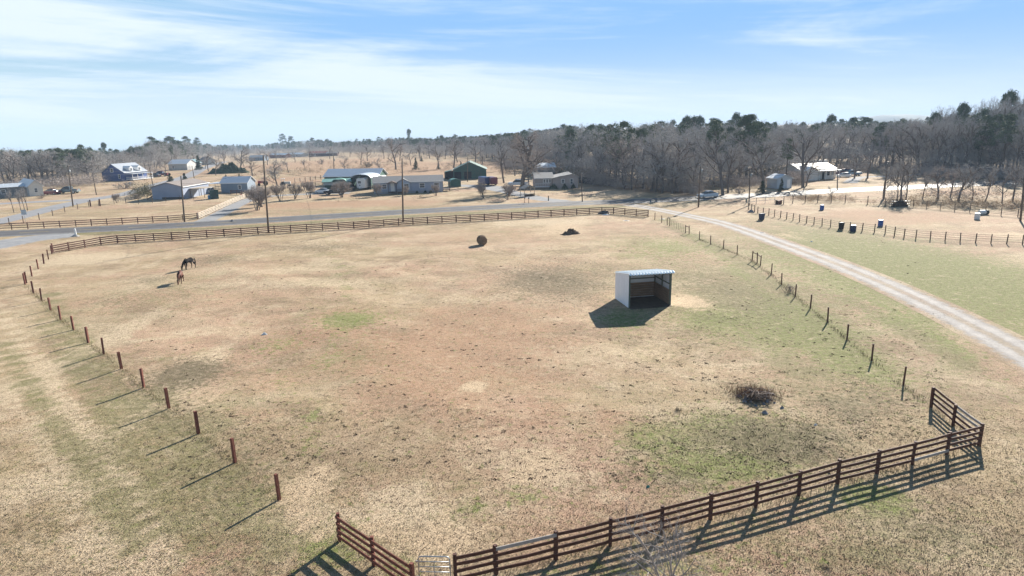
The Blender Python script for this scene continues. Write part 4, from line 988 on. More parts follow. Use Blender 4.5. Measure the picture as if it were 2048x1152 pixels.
# beige house
def beige_house():
    a, rz, w = frame_at((1071, 378), (1156, 376)); root = empty('beige_house', a, rz, 'low beige house with white framed windows beside the huge bare tree', 'house')
    wm = wallmat('beige_siding', (.36, .31, .29)); rm = mat('pale_shingle', (.24, .24, .24), .85, .15, 3)
    x1 = w*.42; gable(root, x1, 8.5, 2.75, 1.2, wm, rm, ridge='x', y0=1.2, ov=.3)
    mb = MB(); mb.prism([(x1-.1, 0), (w, 0), (w, 2.9), (w*.86, 3.75), (x1-.1, 2.75)], 0, 9, 'y'); o = mb.build('front_wing', wm, root); fix_normals(o)
    mb = MB(); mb.prism([(x1-.5, 2.70), (w*.86, 3.78), (w+.4, 2.78), (w+.4, 2.92), (w*.86, 3.93), (x1-.5, 2.84)], -.35, 9.3, 'y'); fix_normals(mb.build('wing_roof', rm, root))
    for u0, u1, z0, z1 in ((.615, .675, 1.5, 2.4), (.82, .875, 1.2, 2.5)): window(root, w*u0, w*u1, z0, z1)
    for k in range(3): window(root, w*(.20+.065*k), w*(.24+.065*k), 1.6, 2.4, y=1.2)
    mb = MB()
    for k in range(6): mb.box((w*.02*(k+.2)*2.8, .2, .6), (w*.02*(k+.2)*2.8+.06, .26, 1.4))
    mb.box((0, .18, 1.35), (w*.34, .28, 1.42)); mb.box((0, 0.1, .45), (w*.36, 1.2, .58)); mb.build('porch', m_white, root)
    for k, u in enumerate((.42, .68, .88)):
        o = lumpy('shrub', Vector((0, 0, 0)), 1.3 if k == 0 else .8, .6, .95, mat('dark_shrub', (.03, .045, .025), .9, .4, 4), 70+k, parent=root); o.location = (w*u, -.75, 0)
beige_house()
def simple_house(name, A, B, h, rise, d, wm, rm, label, cat='house', ridge='x', wins=(), dr=None, ov=.3, extra=None, sidewins=()):
    a, rz, w = frame_at(A, B); root = empty(name, a, rz, label, cat); gable(root, w, d, h, rise, wm, rm, ridge=ridge, ov=ov)
    for u0, u1, z0, z1 in wins: window(root, w*u0, w*u1, z0, z1)
    if dr: door(root, w*dr[0], w*dr[1], 2.1)
    if extra: extra(root, w, d)
    return root
m_greysheet = wallmat('grey_sheet_wall', (.17, .175, .18)); m_blue = wallmat('dark_blue_siding', (.06, .10, .26), wave=('Z', 4)); m_bluegrey = wallmat('blue_grey_wall', (.20, .25, .31)); m_whitewall = wallmat('white_siding', (.58, .57, .54), wave=('Z', 4))
simple_house('grey_shed', (1075, 353), (1111, 352), 3.0, 1.2, 8, m_greysheet, m_greymetal, 'grey shed with a pale roof behind the beige house', 'shed')
def lean(root, w, d):
    for x in (-3.4, -1.7):
        for y in (.1, d-.2): MB().box((x, y, 0), (x+.1, y+.1, 2.6)).build('post', m_tanboard, root)
    mb = MB(); mb.prism([(-3.7, 2.55), (0.2, 2.62), (.2, 2.74), (-3.7, 2.65)], -.4, d, 'y'); fix_normals(mb.build('porch_roof', m_whiteroof, root))
    mb = MB(); [mb.box((-3.3, .3, .3+.45*k), (-.2, .34, .5+.45*k)) for k in range(4)]; mb.build('porch_rails', m_tanboard, root)
simple_house('small_blue_building', (443, 385.5), (496, 384.5), 2.7, 1.5, 6, m_bluegrey, m_whiteroof, 'small blue grey building with a white roof and an open side porch', 'building', wins=((.66, .76, 1.0, 2.0),), extra=lean)
def gb_home():
    a, rz, w = frame_at((306, 399), (368, 398)); root = empty('grey_blue_mobile_home', a, rz, 'grey blue mobile home seen at its end under a low brown roof', 'house')
    gable(root, w, 14, 3.1, 1.15, wallmat('grey_blue_end', (.25, .29, .38), wave=('Z', 4)), mat('brown_shingle', (.21, .18, .165), .9, .2, 3), ridge='y', ov=.3)
    MB().box((w*.3, -.01, .02), (w, .0, .5)).build('skirt_gap_shade', m_dark, root)  # near-black strip on the wall stands for the shade under the home
    mb = MB(); mb.box((-1.9, .6, .0), (-1.8, .7, 1.1)); mb.bar((-.1, .65, 1.7), (-2.0, .65, .5), .08); mb.bar((-.1, .65, .9), (-1.9, .65, .05), .08, .3); mb.build('side_stair', m_darkwood, root)
    mb = MB(); mb.box((w+.1, 3, 2.35), (w+4.2, 9, 2.45)); mb.build('porch_roof', mat('tan_roof', (.35, .30, .24), .8), root)
    for x in (w+.3, w+4.0):
        for y in (3.1, 8.8): MB().box((x-.06, y-.06, 0), (x+.06, y+.06, 2.35)).build('porch_post', m_darkwood, root)
gb_home()
def blue_house():
    a, rz, w = frame_at((206, 362), (250, 362)); root = empty('dark_blue_house', a, rz, 'dark blue house with a white front porch and two dormers', 'house'); d = 11
    gable(root, w, d, 3.1, 3.0, m_blue, mat('pale_blue_roof', (.33, .36, .40), .6, .1, 1), ridge='y', ov=.3)
    window(root, w*.42, w*.53, 3.3, 4.5); window(root, w*.74, w*.82, 1.0, 2.3)
    MB().box((w, .5, 2.45), (w+3.4, d-.3, 2.6)).build('porch_roof', mat('pale_blue_roof', (.33, .36, .40), .6), root)
    MB().box((w, .6, .3), (w+3.1, d-.4, .5)).build('porch_deck', m_trim, root)
    for y in np.linspace(.7, d-.5, 5): MB().box((w+2.95, y-.07, .5), (w+3.1, y+.07, 2.45)).build('porch_column', m_trim, root)
    mb = MB(); mb.box((w+3.0, .7, 1.25), (w+3.06, d-.5, 1.33)); [mb.box((w+3.0, y, .5), (w+3.05, y+.05, 1.3)) for y in np.arange(.8, d-.5, .35)]; mb.box((w+.2, .62, 1.25), (w+3, .68, 1.33)); [mb.box((x, .63, .5), (x+.05, .67, 1.3)) for x in np.arange(w+.2, w+3, .35)]; mb.build('porch_railing', m_trim, root)
    for y in (2.6, 6.6):
        mb = MB(); mb.box((w*.62, y, 3.6), (w+.1, y+1.9, 4.6)); mb.prism([(y-.15, 4.6), (y+.95, 5.3), (y+2.05, 4.6)], w*.55, w+.2, 'x'); o = mb.build('dormer', m_trim, root); fix_normals(o)
        window(root, y+.5, y+1.4, 3.75, 4.45, side=w+.12)
blue_house()
def far_left_house():
    a, rz, w = frame_at((60, 393), (88, 391)); root = empty('white_gabled_house', a, rz, 'white house with pale metal roof at the far left behind bare trees', 'house')
    gable(root, w, 14, 2.9, 1.5, m_whitewall, m_greymetal, ridge='y', ov=.4); window(root, w*.4, w*.6, 1.1, 2.2)
    MB().box((-9, 3.0, 0), (-.02, 9, 2.8)).build('side_wing', m_greysheet, root); mb = MB(); mb.prism([(2.6, 2.8), (6, 3.7), (9.4, 2.8)], -9.3, -.02, 'x'); fix_normals(mb.build('wing_roof', m_greymetal, root))
    window(root, -6, -5, 1.1, 2.1, y=3.0)
far_left_house()
def white_house():
    a, rz, w = frame_at((1600, 361), (1671, 357)); root = empty('white_farmhouse', a, rz, 'white house with bright roof and shaded front porch behind roadside trees', 'house')
    wm = m_whitewall; gable(root, w, 8, 2.9, 1.5, wm, mat('bright_roof', (.62, .58, .54), .6, .06, 1), ridge='x', ov=.3)
    mb = MB(); mb.prism([(-.1, 0), (w*.33, 0), (w*.33, 2.9), (w*.12, 3.9), (-.1, 2.9)], -2.2, -.003, 'y'); fix_normals(mb.build('front_wing', wm, root))
    mb = MB(); mb.prism([(-.5, 2.72), (w*.12, 3.93), (w*.33+.35, 2.72), (w*.33+.35, 2.86), (w*.12, 4.07), (-.5, 2.86)], -2.5, 2.2, 'y'); fix_normals(mb.build('wing_roof', m_trim, root))
    MB().box((w*.35, -2.0, 2.55), (w+.2, -.3, 2.68)).build('porch_roof', m_trim, root)
    for u in (.4, .58, .76, .96): MB().box((w*u-.07, -1.9, 0), (w*u+.07, -1.76, 2.55)).build('porch_post', m_trim, root)
    for u0, u1 in ((.42, .5), (.74, .82), (.87, .93)): window(root, w*u0, w*u1, 1.0, 2.1, gl=m_dark)
    door(root, w*.6, w*.67, 2.1, m=m_dark)
white_house()
simple_house('white_shed', (1553, 377.5), (1583, 376), 2.5, .9, 4, wallmat('pale_blue_white_siding', (.40, .45, .50)), m_greymetal, 'small pale shed behind the cedar bush at the road', 'shed', ridge='y', dr=(.7, .85))
simple_house('pale_farm_shed', (1672, 316), (1742, 314), 3.0, 2.0, 10, m_whitewall, mat('tan_metal_roof', (.50, .46, .38), .6, .1, .5), 'low pale roofed farm building far behind the white house', 'building')
simple_house('wood_edge_house', (1897, 347), (1938, 345), 3.0, 2.2, 10, m_greysheet, m_whitewall, 'grey house with pale roof half hidden by trees on the right', 'house', wins=((.3, .42, 1, 2.1),))
simple_house('dark_gabled_house', (1936, 345), (1972, 344), 3.2, 2.2, 9, wallmat('teal_grey_wall', (.12, .17, .18)), m_greymetal, 'dark teal gabled house rightmost behind the roadside trees', 'house', ridge='y')
simple_house('white_roofed_barn', (338, 341), (375, 340), 3.0, 1.8, 9, wallmat('pale_wall', (.45, .44, .42)), m_whiteroof, 'white roofed barn behind the dark round bushes on the left', 'barn', wins=((.2, .3, .9, 2.0),))
simple_house('teal_roofed_house', (377, 338), (404, 336.5), 2.8, 1.6, 8, wallmat('pale_wall', (.45, .44, .42)), mat('teal_roof', (.22, .34, .36), .5), 'teal roofed house beside the spruce at the far end of the side road', 'house')
simple_house('far_grey_house', (409, 330), (431, 329), 3.0, 1.8, 8, wallmat('cream_wall', (.42, .40, .36)), m_shingle, 'small dark roofed house at the end of the side road', 'house', ridge='y')
simple_house('far_blue_home', (498, 322), (528, 321), 2.8, 1.3, 7, m_bluegrey, mat('blue_grey_roof', (.22, .27, .32), .6), 'far blue grey home left of the red building across the field', 'house', wins=((.3, .4, .9, 1.9), (.6, .7, .9, 1.9)))
simple_house('far_red_building', (539, 316.5), (571, 315.5), 3.0, 1.2, 7, m_brick, m_greymetal, 'long red building with white roof far across the field', 'building')
simple_house('far_white_home', (578, 314), (603, 313.5), 2.8, 1.2, 7, wallmat('pale_wall', (.45, .44, .42)), m_greymetal, 'far white home between the red building and the rust roofed house', 'house', wins=((.2, .3, .9, 1.9), (.6, .7, .9, 1.9)))
simple_house('rust_roofed_house', (618, 314), (652, 312.5), 3.0, 1.7, 9, mat('dark_brick', (.09, .05, .045), .9), m_rust, 'far brick house with a rusty red roof beyond the pink field', 'house', wins=((.3, .4, .9, 1.9),))
simple_house('far_long_barn', (653, 312.5), (675, 311.5), 2.6, .9, 7, mat('dark_brick', (.09, .05, .045), .9), m_shingle, 'long low dark barn right of the rust roofed house', 'barn')
# dark green box with blue barrel
def loafing_box():
    a, rz, w = frame_at((421.5, 398.5), (438, 397.5)); root = empty('green_storage_box', a, rz, 'dark green slant roofed storage box beside the neighbour pasture', 'shed')
    mb = MB(); mb.prism([(0, 0), (1.7, 0), (1.7, 1.9), (0, 2.25)], 0, w, 'x'); fix_normals(mb.build('wall', mat('green_box_wall', (.025, .07, .065), .6), root))
    mb = MB(); mb.prism([(-.1, 2.28), (1.8, 1.93), (1.8, 1.99), (-.1, 2.34)], -.1, w+.1, 'x'); fix_normals(mb.build('roof', mat('green_box_roof', (.05, .12, .11), .5), root)); MB().box((w*.25, -.02, .1), (w*.75, 0, 1.9)).build('door', mat('green_box_door', (.02, .05, .05), .6), root)
loafing_box()
def kennel():
    a, rz, w = frame_at((1049, 394), (1070, 391.5)); root = empty('wooden_playhouse', a, rz, 'small weathered wooden playhouse under the huge bare tree', 'playhouse')
    for x in (0, w-.1):
        for y in (0, 1.4): MB().box((x, y, 0), (x+.1, y+.1, 2.0)).build('post', m_tanboard, root)
    MB().box((0.1, .1, .6), (w-.1, 1.4, .7)).build('floor', m_tanboard, root); MB().box((.1, .02, .0), (w-.1, .06, .55)).build('skirting', m_darkwood, root)
    mb = MB(); mb.prism([(-.2, 1.95), (w/2, 2.7), (w+.2, 1.95), (w+.2, 2.03), (w/2, 2.78), (-.2, 2.03)], -.2, 1.7, 'y'); fix_normals(mb.build('roof', m_greysheet, root)); mb = MB(); mb.bar((w*.6, -.05, .65), (w*1.1, -1.2, .05), .5, .05); mb.build('slide', mat('tan_plastic', (.5, .36, .16), .5), root)
kennel()

# ------------------------------------------------------------------ vehicles
def wheels(root, xs, half, r):
    for x in xs:
        for s in (-1, 1):
            w = MB().tube([(x, s*half-s*.22, r), (x, s*half, r)], r, 16).build('wheel', m_tyre, root); MB().tube([(x, s*half-.01*s, r), (x, s*half+.012*s, r)], r*.6, 12).build('rim', m_rim, w)
def loft(secs, n=None):
    """secs: list of (x, [(y,z)...]) same count -> closed body"""
    mb = MB(); k = len(secs[0][1])
    for x, ring in secs: mb.v += [(x, y, z) for y, z in ring]
    for i in range(len(secs)-1):
        for j in range(k): mb.f.append((i*k+j, i*k+(j+1) % k, (i+1)*k+(j+1) % k, (i+1)*k+j))
    mb.f.append(tuple(range(k))[::-1]); mb.f.append(tuple((len(secs)-1)*k+j for j in range(k))); return mb
def ring(hw, z0, z1, tuck=.06, top=None):
    t = top if top is not None else hw-tuck
    return [(-hw+.05, z0), (hw-.05, z0), (hw, z0+.15), (hw, (z0+z1)/2+.1), (t, z1), (-t, z1), (-hw, (z0+z1)/2+.1), (-hw, z0+.15)]
m_lamp = mat('headlamp_glass', (.6, .62, .65), .15); m_tail = mat('tail_lamp', (.35, .02, .02), .3); m_black = mat('black_trim', (.015, .015, .015), .6)
def paint(nm, c): return mat(nm, c, .28, .03, 1, spec=.5)
def vehicle(kind, loc, rz, m, name, label, sc=1.0, group=None, cat=None):
    root = empty(name, loc, rz, label, cat or {'sedan': 'car', 'suv': 'car', 'pickup': 'pickup truck'}[kind], group); root.scale = (sc,)*3
    if kind == 'sedan':
        secs = [(-2.35, ring(.80, .35, .80)), (-2.25, ring(.88, .25, 1.0)), (-1.5, ring(.91, .22, 1.06)), (-.2, ring(.91, .22, .98)), (.9, ring(.91, .22, .97)), (1.9, ring(.88, .22, .86)), (2.3, ring(.78, .28, .70)), (2.38, ring(.7, .35, .58))]
        gsec = [(-1.85, ring(.76, .95, 1.04, top=.70)), (-1.0, ring(.80, .95, 1.40, top=.58)), (-.3, ring(.80, .95, 1.46, top=.58)), (.35, ring(.80, .95, 1.38, top=.58)), (1.15, ring(.76, .92, .98, top=.70))]
        roof = (-1.05, .30, .56, 1.40, 1.48); wx = (-1.42, 1.45); r = .33; front = 2.36; back = -2.36
    elif kind == 'suv':
        secs = [(-2.3, ring(.85, .4, 1.0)), (-2.2, ring(.93, .35, 1.12)), (-.5, ring(.95, .32, 1.10)), (1.0, ring(.95, .32, 1.08)), (2.0, ring(.92, .34, 1.02)), (2.3, ring(.85, .4, .85))]
        gsec = [(-2.2, ring(.82, 1.08, 1.15, top=.76)), (-2.0, ring(.84, 1.05, 1.68, top=.66)), (-.3, ring(.84, 1.05, 1.76, top=.66)), (.5, ring(.84, 1.05, 1.68, top=.66)), (1.25, ring(.8, 1.04, 1.1, top=.74))]
        roof = (-2.0, .45, .64, 1.68, 1.79); wx = (-1.4, 1.45); r = .38; front = 2.3; back = -2.3
    else:
        secs = [(-2.85, ring(.93, .5, 1.15)), (-1.0, ring(.96, .45, 1.18)), (-.85, ring(.96, .42, 1.18)), (1.1, ring(.96, .42, 1.18)), (2.5, ring(.95, .42, 1.12)), (2.8, ring(.88, .5, .98))]
        gsec = [(-1.0, ring(.84, 1.15, 1.24, top=.8)), (-.85, ring(.86, 1.15, 1.80, top=.68)), (0, ring(.86, 1.15, 1.88, top=.68)), (.7, ring(.86, 1.15, 1.80, top=.68)), (1.35, ring(.82, 1.14, 1.2, top=.76))]
        roof = (-.85, .65, .66, 1.80, 1.91); wx = (-1.85, 1.8); r = .42; front = 2.82; back = -2.87
    fix_normals(loft(secs).build('body', m, root)); fix_normals(loft(gsec).build('window_band', glass, root))
    a, b, hw, z0, z1 = roof; fix_normals(loft([(a-.05, ring(hw+.02, z0-.03, z0+.02)), ((a+b)/2, ring(hw+.04, z0-.0, z1)), (b+.05, ring(hw+.02, z0-.03, z0+.02))]).build('roof', m, root))
    mb = MB()
    for x in (a+.02, (a+b)/2, b-.05):
        for s in (-1, 1): mb.bar((x-.02, s*(.92 if kind != 'sedan' else .88)*.92, 1.0 if kind == 'sedan' else 1.16), (x, s*(hw+.03), z0), .06)
    mb.build('pillars', m, root)
    if kind == 'pickup': MB().box((-2.75, -.78, .9), (-1.1, .78, 1.19)).build('truck_bed', m_black, root)
    wheels(root, wx, .93 if kind != 'sedan' else .89, r)
    for s in (-1, 1):
        zl = .66 if kind == 'sedan' else .9
        MB().box((front-.12, s*.62-.14, zl-.09), (front+.02, s*.62+.14, zl+.09)).build('headlight', m_lamp, root); MB().box((back-.01, s*.7-.1, zl), (back+.12, s*.7+.1, zl+.25)).build('tail_light', m_tail, root)
        MB().box((.75 if kind != 'pickup' else 1.0, s*.92, 1.0), (.9 if kind != 'pickup' else 1.15, s*1.08, 1.14)).build('wing_mirror', m_black, root)
    MB().box((front-.05, -.45, .42), (front+.03, .45, .58 if kind == 'sedan' else .85)).build('grille', m_black, root)
    return root
silver = paint('silver_paint', (.50, .56, .62)); maroon = paint('maroon_paint', (.13, .02, .035)); blackp = paint('black_paint', (.02, .022, .028)); whitep = paint('white_car_paint', (.66, .67, .68)); bluep = paint('steel_blue_paint', (.16, .24, .32)); greenp = paint('grey_green_paint', (.16, .20, .21))
rdv = (P(1400, 396)-P(1436, 394)).normalized(); ra = atan2(rdv.y, rdv.x)
vehicle('sedan', P(1418, 396.5)+Vector((0, 1.2, .05)), ra, silver, 'sedan', 'silver white sedan driving on the highway near the transformer pole')
vehicle('pickup', P(1036, 372.5), R(172), whitep, 'pickup_truck', 'white pickup truck parked under the huge bare tree', sc=1.05)
vehicle('pickup', P(670, 389.5), R(175), blackp, 'pickup_truck', 'black pickup truck parked in front of the green lean-to')
vehicle('sedan', P(646, 386.5), R(150), whitep, 'sedan', 'pale car half hidden behind the black pickup', sc=.95)
vehicle('suv', P(411, 387.5), R(176), whitep, 'sport_utility_vehicle', 'white car parked behind the dark green storage box', sc=1.0)
vehicle('pickup', P(382, 391), R(-60), whitep, 'pickup_truck', 'white truck with a dark front beside the grey blue mobile home', sc=.95)
vehicle('sedan', P(102, 389), R(178), maroon, 'sedan', 'maroon car parked by the white house at the far left', sc=1.1)
vehicle('pickup', P(137, 387), R(182), greenp, 'pickup_truck', 'grey green pickup parked right of the maroon car', sc=1.1)
vehicle('pickup', P(322, 352.5), R(182), maroon, 'pickup_truck', 'maroon pickup parked on the lawn right of the blue house', sc=1.1)
vehicle('sedan', P(311, 354), R(160), blackp, 'sedan', 'dark car parked left of the maroon pickup', sc=1.0)
vehicle('suv', P(421, 329), R(200), blackp, 'sport_utility_vehicle', 'black car parked at the far end of the side road', sc=1.1)
vehicle('suv', P(1683, 350), R(180), maroon, 'sport_utility_vehicle', 'maroon car parked right of the white house', sc=1.05)
vehicle('pickup', P(1704, 351.5), R(182), bluep, 'pickup_truck', 'steel blue pickup parked right of the maroon car', sc=.95)
vehicle('sedan', P(1686, 354.5), R(178), whitep, 'sedan', 'white low car parked in front of the maroon car', sc=.9)
vehicle('suv', P(1772, 333), R(170), whitep, 'sport_utility_vehicle', 'leftmost white vehicle far behind the roadside trees', sc=.9)
vehicle('suv', P(1790, 333.5), R(185), whitep, 'sport_utility_vehicle', 'second white vehicle far behind the roadside trees', sc=.9)
vehicle('sedan', P(2036, 345), R(180), whitep, 'sedan', 'white car at the far right edge behind the trees', sc=1.0)
def box_trailer(A, rz, L_, m, label, name, h=2.0, w=2.0):
    root = empty(name, P(*A), rz, label, 'trailer'); mb = MB(); mb.prism([(-w/2, .45), (w/2, .45), (w/2, h+.2), (w/2-.2, h+.45), (-w/2+.2, h+.45), (-w/2, h+.2)], 0, L_, 'y'); fix_normals(mb.build('body', m, root))
    for s in (-1, 1):
        for y in (L_*.45, L_*.62): w_ = MB().tube([(s*(w/2+.02), y, .36), (s*(w/2+.22), y, .36)], .36, 12).build('wheel', m_tyre, root)
    MB().box((-.06, -1.2, .45), (.06, 0, .55)).build('drawbar', m_black, root); MB().box((-w/2+.15, -.02, .6), (w/2-.15, 0, h)).build('door', m, root)
box_trailer((989, 371.5), R(20), 4.2, paint('trailer_maroon', (.16, .03, .05)), 'dark red horse trailer at the end of the lawn drive', 'horse_trailer')
box_trailer((976, 371), R(28), 4.6, paint('trailer_blue', (.06, .075, .17)), 'dark blue trailer parked left of the red horse trailer', 'box_trailer')
box_trailer((1652, 338), R(80), 7.5, m_white, 'white camper behind the bright roofed white house', 'camper_trailer', h=2.7, w=2.4)
# tractors by the barn of the neighbour
def tractor(A, rz, m, label):
    root = empty('tractor', P(*A), rz, label, 'tractor'); MB().box((-.2, -.4, .8), (1.6, .4, 1.5)).build('bonnet', m, root); MB().box((-1.1, -.6, .8), (-.2, .6, 1.3)).build('seat_deck', m, root)
    mb = MB(); [mb.bar((x, y, 1.3), (x, y, 2.4), .07) for x in (-1, -.2) for y in (-.55, .55)]; mb.box((-1.15, -.7, 2.4), (-.05, .7, 2.48)); mb.build('canopy', m, root)
    for s in (-1, 1): MB().tube([(-.7, s*.6, .75), (-.7, s*1.0, .75)], .75, 16).build('wheel', m_tyre, root); MB().tube([(1.3, s*.5, .42), (1.3, s*.75, .42)], .42, 14).build('wheel', m_tyre, root)
tractor((527, 371), R(200), mat('tractor_red', (.30, .03, .03), .5), 'small red tractor left of the round bare tree')
tractor((571, 373), R(10), mat('tractor_white', (.5, .5, .48), .5), 'pale tractor at the corral behind the row of small trees')

# ------------------------------------------------------------------ small yard things
def barrel(A, h, r, m, label, lid=None, cat='barrel', name='plastic_barrel', handle=False):
    root = empty(name, P(*A), random.uniform(0, 3), label, cat); mb = MB()
    zs = [0, .04, .3, .34, .38, .62, .66, .70, .96, 1.0]; rs = [.92, 1, 1, 1.05, 1, 1, 1.05, 1, 1, .9]
    mb.tube([(0, 0, z*h) for z in zs], [q*r for q in rs], 18); mb.build('barrel_body', m, root, smooth=False)
    MB().tube([(0, 0, h*1.0), (0, 0, h*1.03)], [r*.85, r*.85], 18).build('lid', lid or m, root)
m_blueb = mat('blue_plastic', (.03, .09, .30), .4, .08); m_navy = mat('navy_plastic', (.02, .035, .08), .5, .1); m_wplastic = mat('white_plastic', (.6, .62, .62), .4, .08)
barrel((1643.5, 420), .95, .38, m_blueb, 'blue barrel standing in the arena nearest the road', lid=m_wplastic)
barrel((1760.6, 452.5), 1.0, .38, m_blueb, 'blue barrel standing just inside the near arena fence')
barrel((1706, 463), .95, .42, m_navy, 'dark blue barrel with a pale lid outside the near arena fence', lid=m_wplastic)
barrel((1953.7, 438.5), 1.0, .42, m_wplastic, 'upright white barrel in the arena on the right')
barrel((419, 398), .95, .36, mat('light_blue_plastic', (.08, .25, .42), .4), 'light blue barrel beside the dark green storage box')
def bin_(A, h, w, m, label):
    root = empty('wheeled_bin', P(*A), R(20), label, 'bin'); mb = MB(); mb.add([(-w*.4, -w*.4, .05), (w*.4, -w*.4, .05), (w*.4, w*.4, .05), (-w*.4, w*.4, .05), (-w*.5, -w*.5, h), (w*.5, -w*.5, h), (w*.5, w*.5, h), (-w*.5, w*.5, h)], [(3,2,1,0), (4,5,6,7), (0,1,5,4), (1,2,6,5), (2,3,7,6), (3,0,4,7)]); mb.build('bin_body', m, root)
    mb = MB(); mb.prism([(-w*.6, h), (w*.55, h), (w*.5, h+.08), (-w*.5, h+.12)], -w*.55, w*.55, 'x'); fix_normals(mb.build('lid', m, root))
    for s in (-1, 1): MB().tube([(s*w*.42, w*.42, .1), (s*w*.5, w*.42, .1)], .1, 10).build('wheel', m_tyre, root)
    MB().bar((-w*.4, w*.6, h-.02), (w*.4, w*.6, h-.02), .04).build('handle', m, root)
bin_((1523, 440), 1.05, .75, m_navy, 'dark blue wheeled bin near the corner of the arena fence')
bin_((1682, 459.5), 1.05, .6, m_black, 'black upright bin at the near arena fence left of the lidded barrel')
q = P(1966, 429.5); root = empty('lying_tank', q, R(10), 'white and black tank lying on its side in the arena', 'tank')
MB().tube([(-.8, 0, .42), (-.75, 0, .42), (.25, 0, .42), (.3, 0, .42)], [.3, .42, .42, .40], 18).build('tank_body', m_wplastic, root, smooth=False); MB().tube([(.3, 0, .42), (.85, 0, .42), (.95, 0, .42)], [.41, .42, .3], 18).build('black_end', m_black, root)
q = P(1799, 412.5); root = empty('hay_feeder', q, R(5), 'low dark hay feeder at the back fence of the arena', 'feeder')
mb = MB(); [mb.bar((-1.7+.34*k, y, 0), (-1.7+.34*k, y, 1.0), .05) for k in range(11) for y in (-.6, .6)]; mb.build('bars', m_black, root)
for z in (.05, .5, 1.0): MB().box((-1.75, -.65, z-.03), (1.75, .65, z+.03)).build('frame', m_black, root)
lumpy('hay', q+Vector((0, 0, .1)), 1.5, .5, 1.0, m_oldhay, 81, label='dark hay heaped in the low feeder', cat='hay')
q = P(1557, 408); root = empty('wooden_crate', q, R(10), 'small reddish crate at the far corner of the arena', 'crate'); MB().box((-.5, -.4, .1), (.5, .4, .7)).build('box', mat('reddish_wood', (.16, .07, .05), .8), root); mb = MB(); [mb.box((x-.05, -.42, 0), (x+.05, .42, .78)) for x in (-.45, .45)]; mb.build('battens', m_darkwood, root)
lumpy('rock', P(1502, 424.5), .6, .5, .4, m_rock, 90, label='grey boulder at the foot of the arena corner pole', cat='rock')
# mailboxes
for k, (px, nm) in enumerate(((1049.5, 'left mailbox of the pair on the highway verge'), (1057.5, 'right mailbox of the pair on the highway verge'))):
    root = empty('mailbox', P(px, 406.5), R(-90+10*k), nm, 'mailbox', 'mailboxes on the highway verge'); MB().box((-.05, -.05, -.2), (.05, .05, 1.05)).build('post', m_darkwood, root)
    mb = MB(); pts = [(.13*cos(t), 1.17+.13*sin(t)) for t in np.linspace(0, pi, 8)]+[(-.13, 1.05), (.13, 1.05)]; mb.prism(pts, -.26, .28, 'x'); fix_normals(mb.build('box', mat('mailbox_dark', (.05, .045, .05), .5), root)); MB().box((.1, .13, 1.2), (.13, .15, 1.42)).build('flag', m_tail, root)
    root.scale = (1.0,)*3
# road signs
def sign(A, top, m, label, shape='rect', rz=0, name='road_sign', w=.75):
    b = P(*A); h = hgt(b, top); root = empty(name, b, rz, label, 'sign'); MB().box((-.03, -.02, -.2), (.03, .02, h)).build('post', m_metalbox, root)
    c = Vector((0, -.035, h-w*.5)); a = w/2
    vs = [(-a, 0, -a*.9), (a, 0, -a*.9), (a, 0, a*.9), (-a, 0, a*.9)] if shape == 'rect' else [(0, 0, -a*1.3), (a*1.3, 0, 0), (0, 0, a*1.3), (-a*1.3, 0, 0)]
    mb = MB(); mb.add([(x, -.035, c.z+z) for x, y, z in vs]+[(x, -.022, c.z+z) for x, y, z in vs], [(0,1,2,3), (7,6,5,4), (0,4,5,1), (1,5,6,2), (2,6,7,3), (3,7,4,0)]); fix_normals(mb.build('sign_panel', m, root))
sign((51, 443), 419, mat('sign_back', (.35, .44, .52), .35, metal=.3), 'pale blue grey road sign beside the side road', w=1.1)
sign((261, 373), 363.5, mat('sign_white', (.6, .6, .6), .4), 'white diamond sign right of the blue house', 'diamond', w=.9)
def marker():
    b = P(152, 472.5); root = empty('white_marker_post', b, R(0), 'white post on a small white base at the highway entrance', 'marker'); h = hgt(b, 457)
    mb = MB(); mb.tube([(0, 0, 0), (0, 0, h*.9), (0, 0, h)], [.17, .14, .08], 10); mb.build('post', m_white, root); o = lumpy('base', Vector((0, 0, 0)), .75, .45, .28, m_concrete, 95, parent=root); o.location = (0, 0, 0)
marker()
o = MB().tube([(0, 0, 0), (0, 0, 1.0), (0, 0, 1.15)], [.12, .10, .07], 8).build('marker_post', m_dark); o.location = P(1097, 401.5); tag(o, 'short dark post at the mouth of the lawn drive', 'post')
lumpy('culvert_end', P(464, 443), .4, .3, .3, m_rock, 97, label='small dark stone by the neighbour driveway mouth', cat='stone')
root = empty('red_gas_can', P(484, 393), 0, 'small red object at the end of the pale board fence', 'can'); MB().box((-.3, -.2, 0), (.3, .2, .6)).build('can_body', mat('bright_red', (.45, .05, .03), .5), root); MB().tube([(.2, 0, .55), (.35, 0, .8)], .05, 8).build('spout', m_black, root)
# ------------------------------------------------------------------ trees and vegetation
m_bark = mat('grey_bark', (.15, .125, .11), .9, .3, 2, .3, stretch=(1, 1, .3)); m_barkdark = mat('dark_bark', (.085, .07, .06), .9, .3, 2)
m_twig = mat('grey_brown_twigs', (.36, .34, .325), .9, .28, .6); m_twigwarm = mat('warm_twigs', (.38, .325, .29), .9, .28, .6); m_twiggrey = mat('pale_twigs', (.38, .36, .345), .9, .2, .6)
m_pine = mat('pine_needles', (.095, .13, .068), .8, .45, .7); m_cedar = mat('cedar_leaves', (.035, .058, .028), .85, .45, 1.2); m_olive = mat('olive_brush', (.13, .115, .06), .9, .4, .8)
def tris(C, E, Wd):
    """thin triangles from base C to tip E with base width vector Wd"""
    n = len(C); V = np.empty((n*3, 3)); V[0::3] = C-Wd; V[1::3] = C+Wd; V[2::3] = E
    return V, np.arange(n*3).reshape(-1, 3)
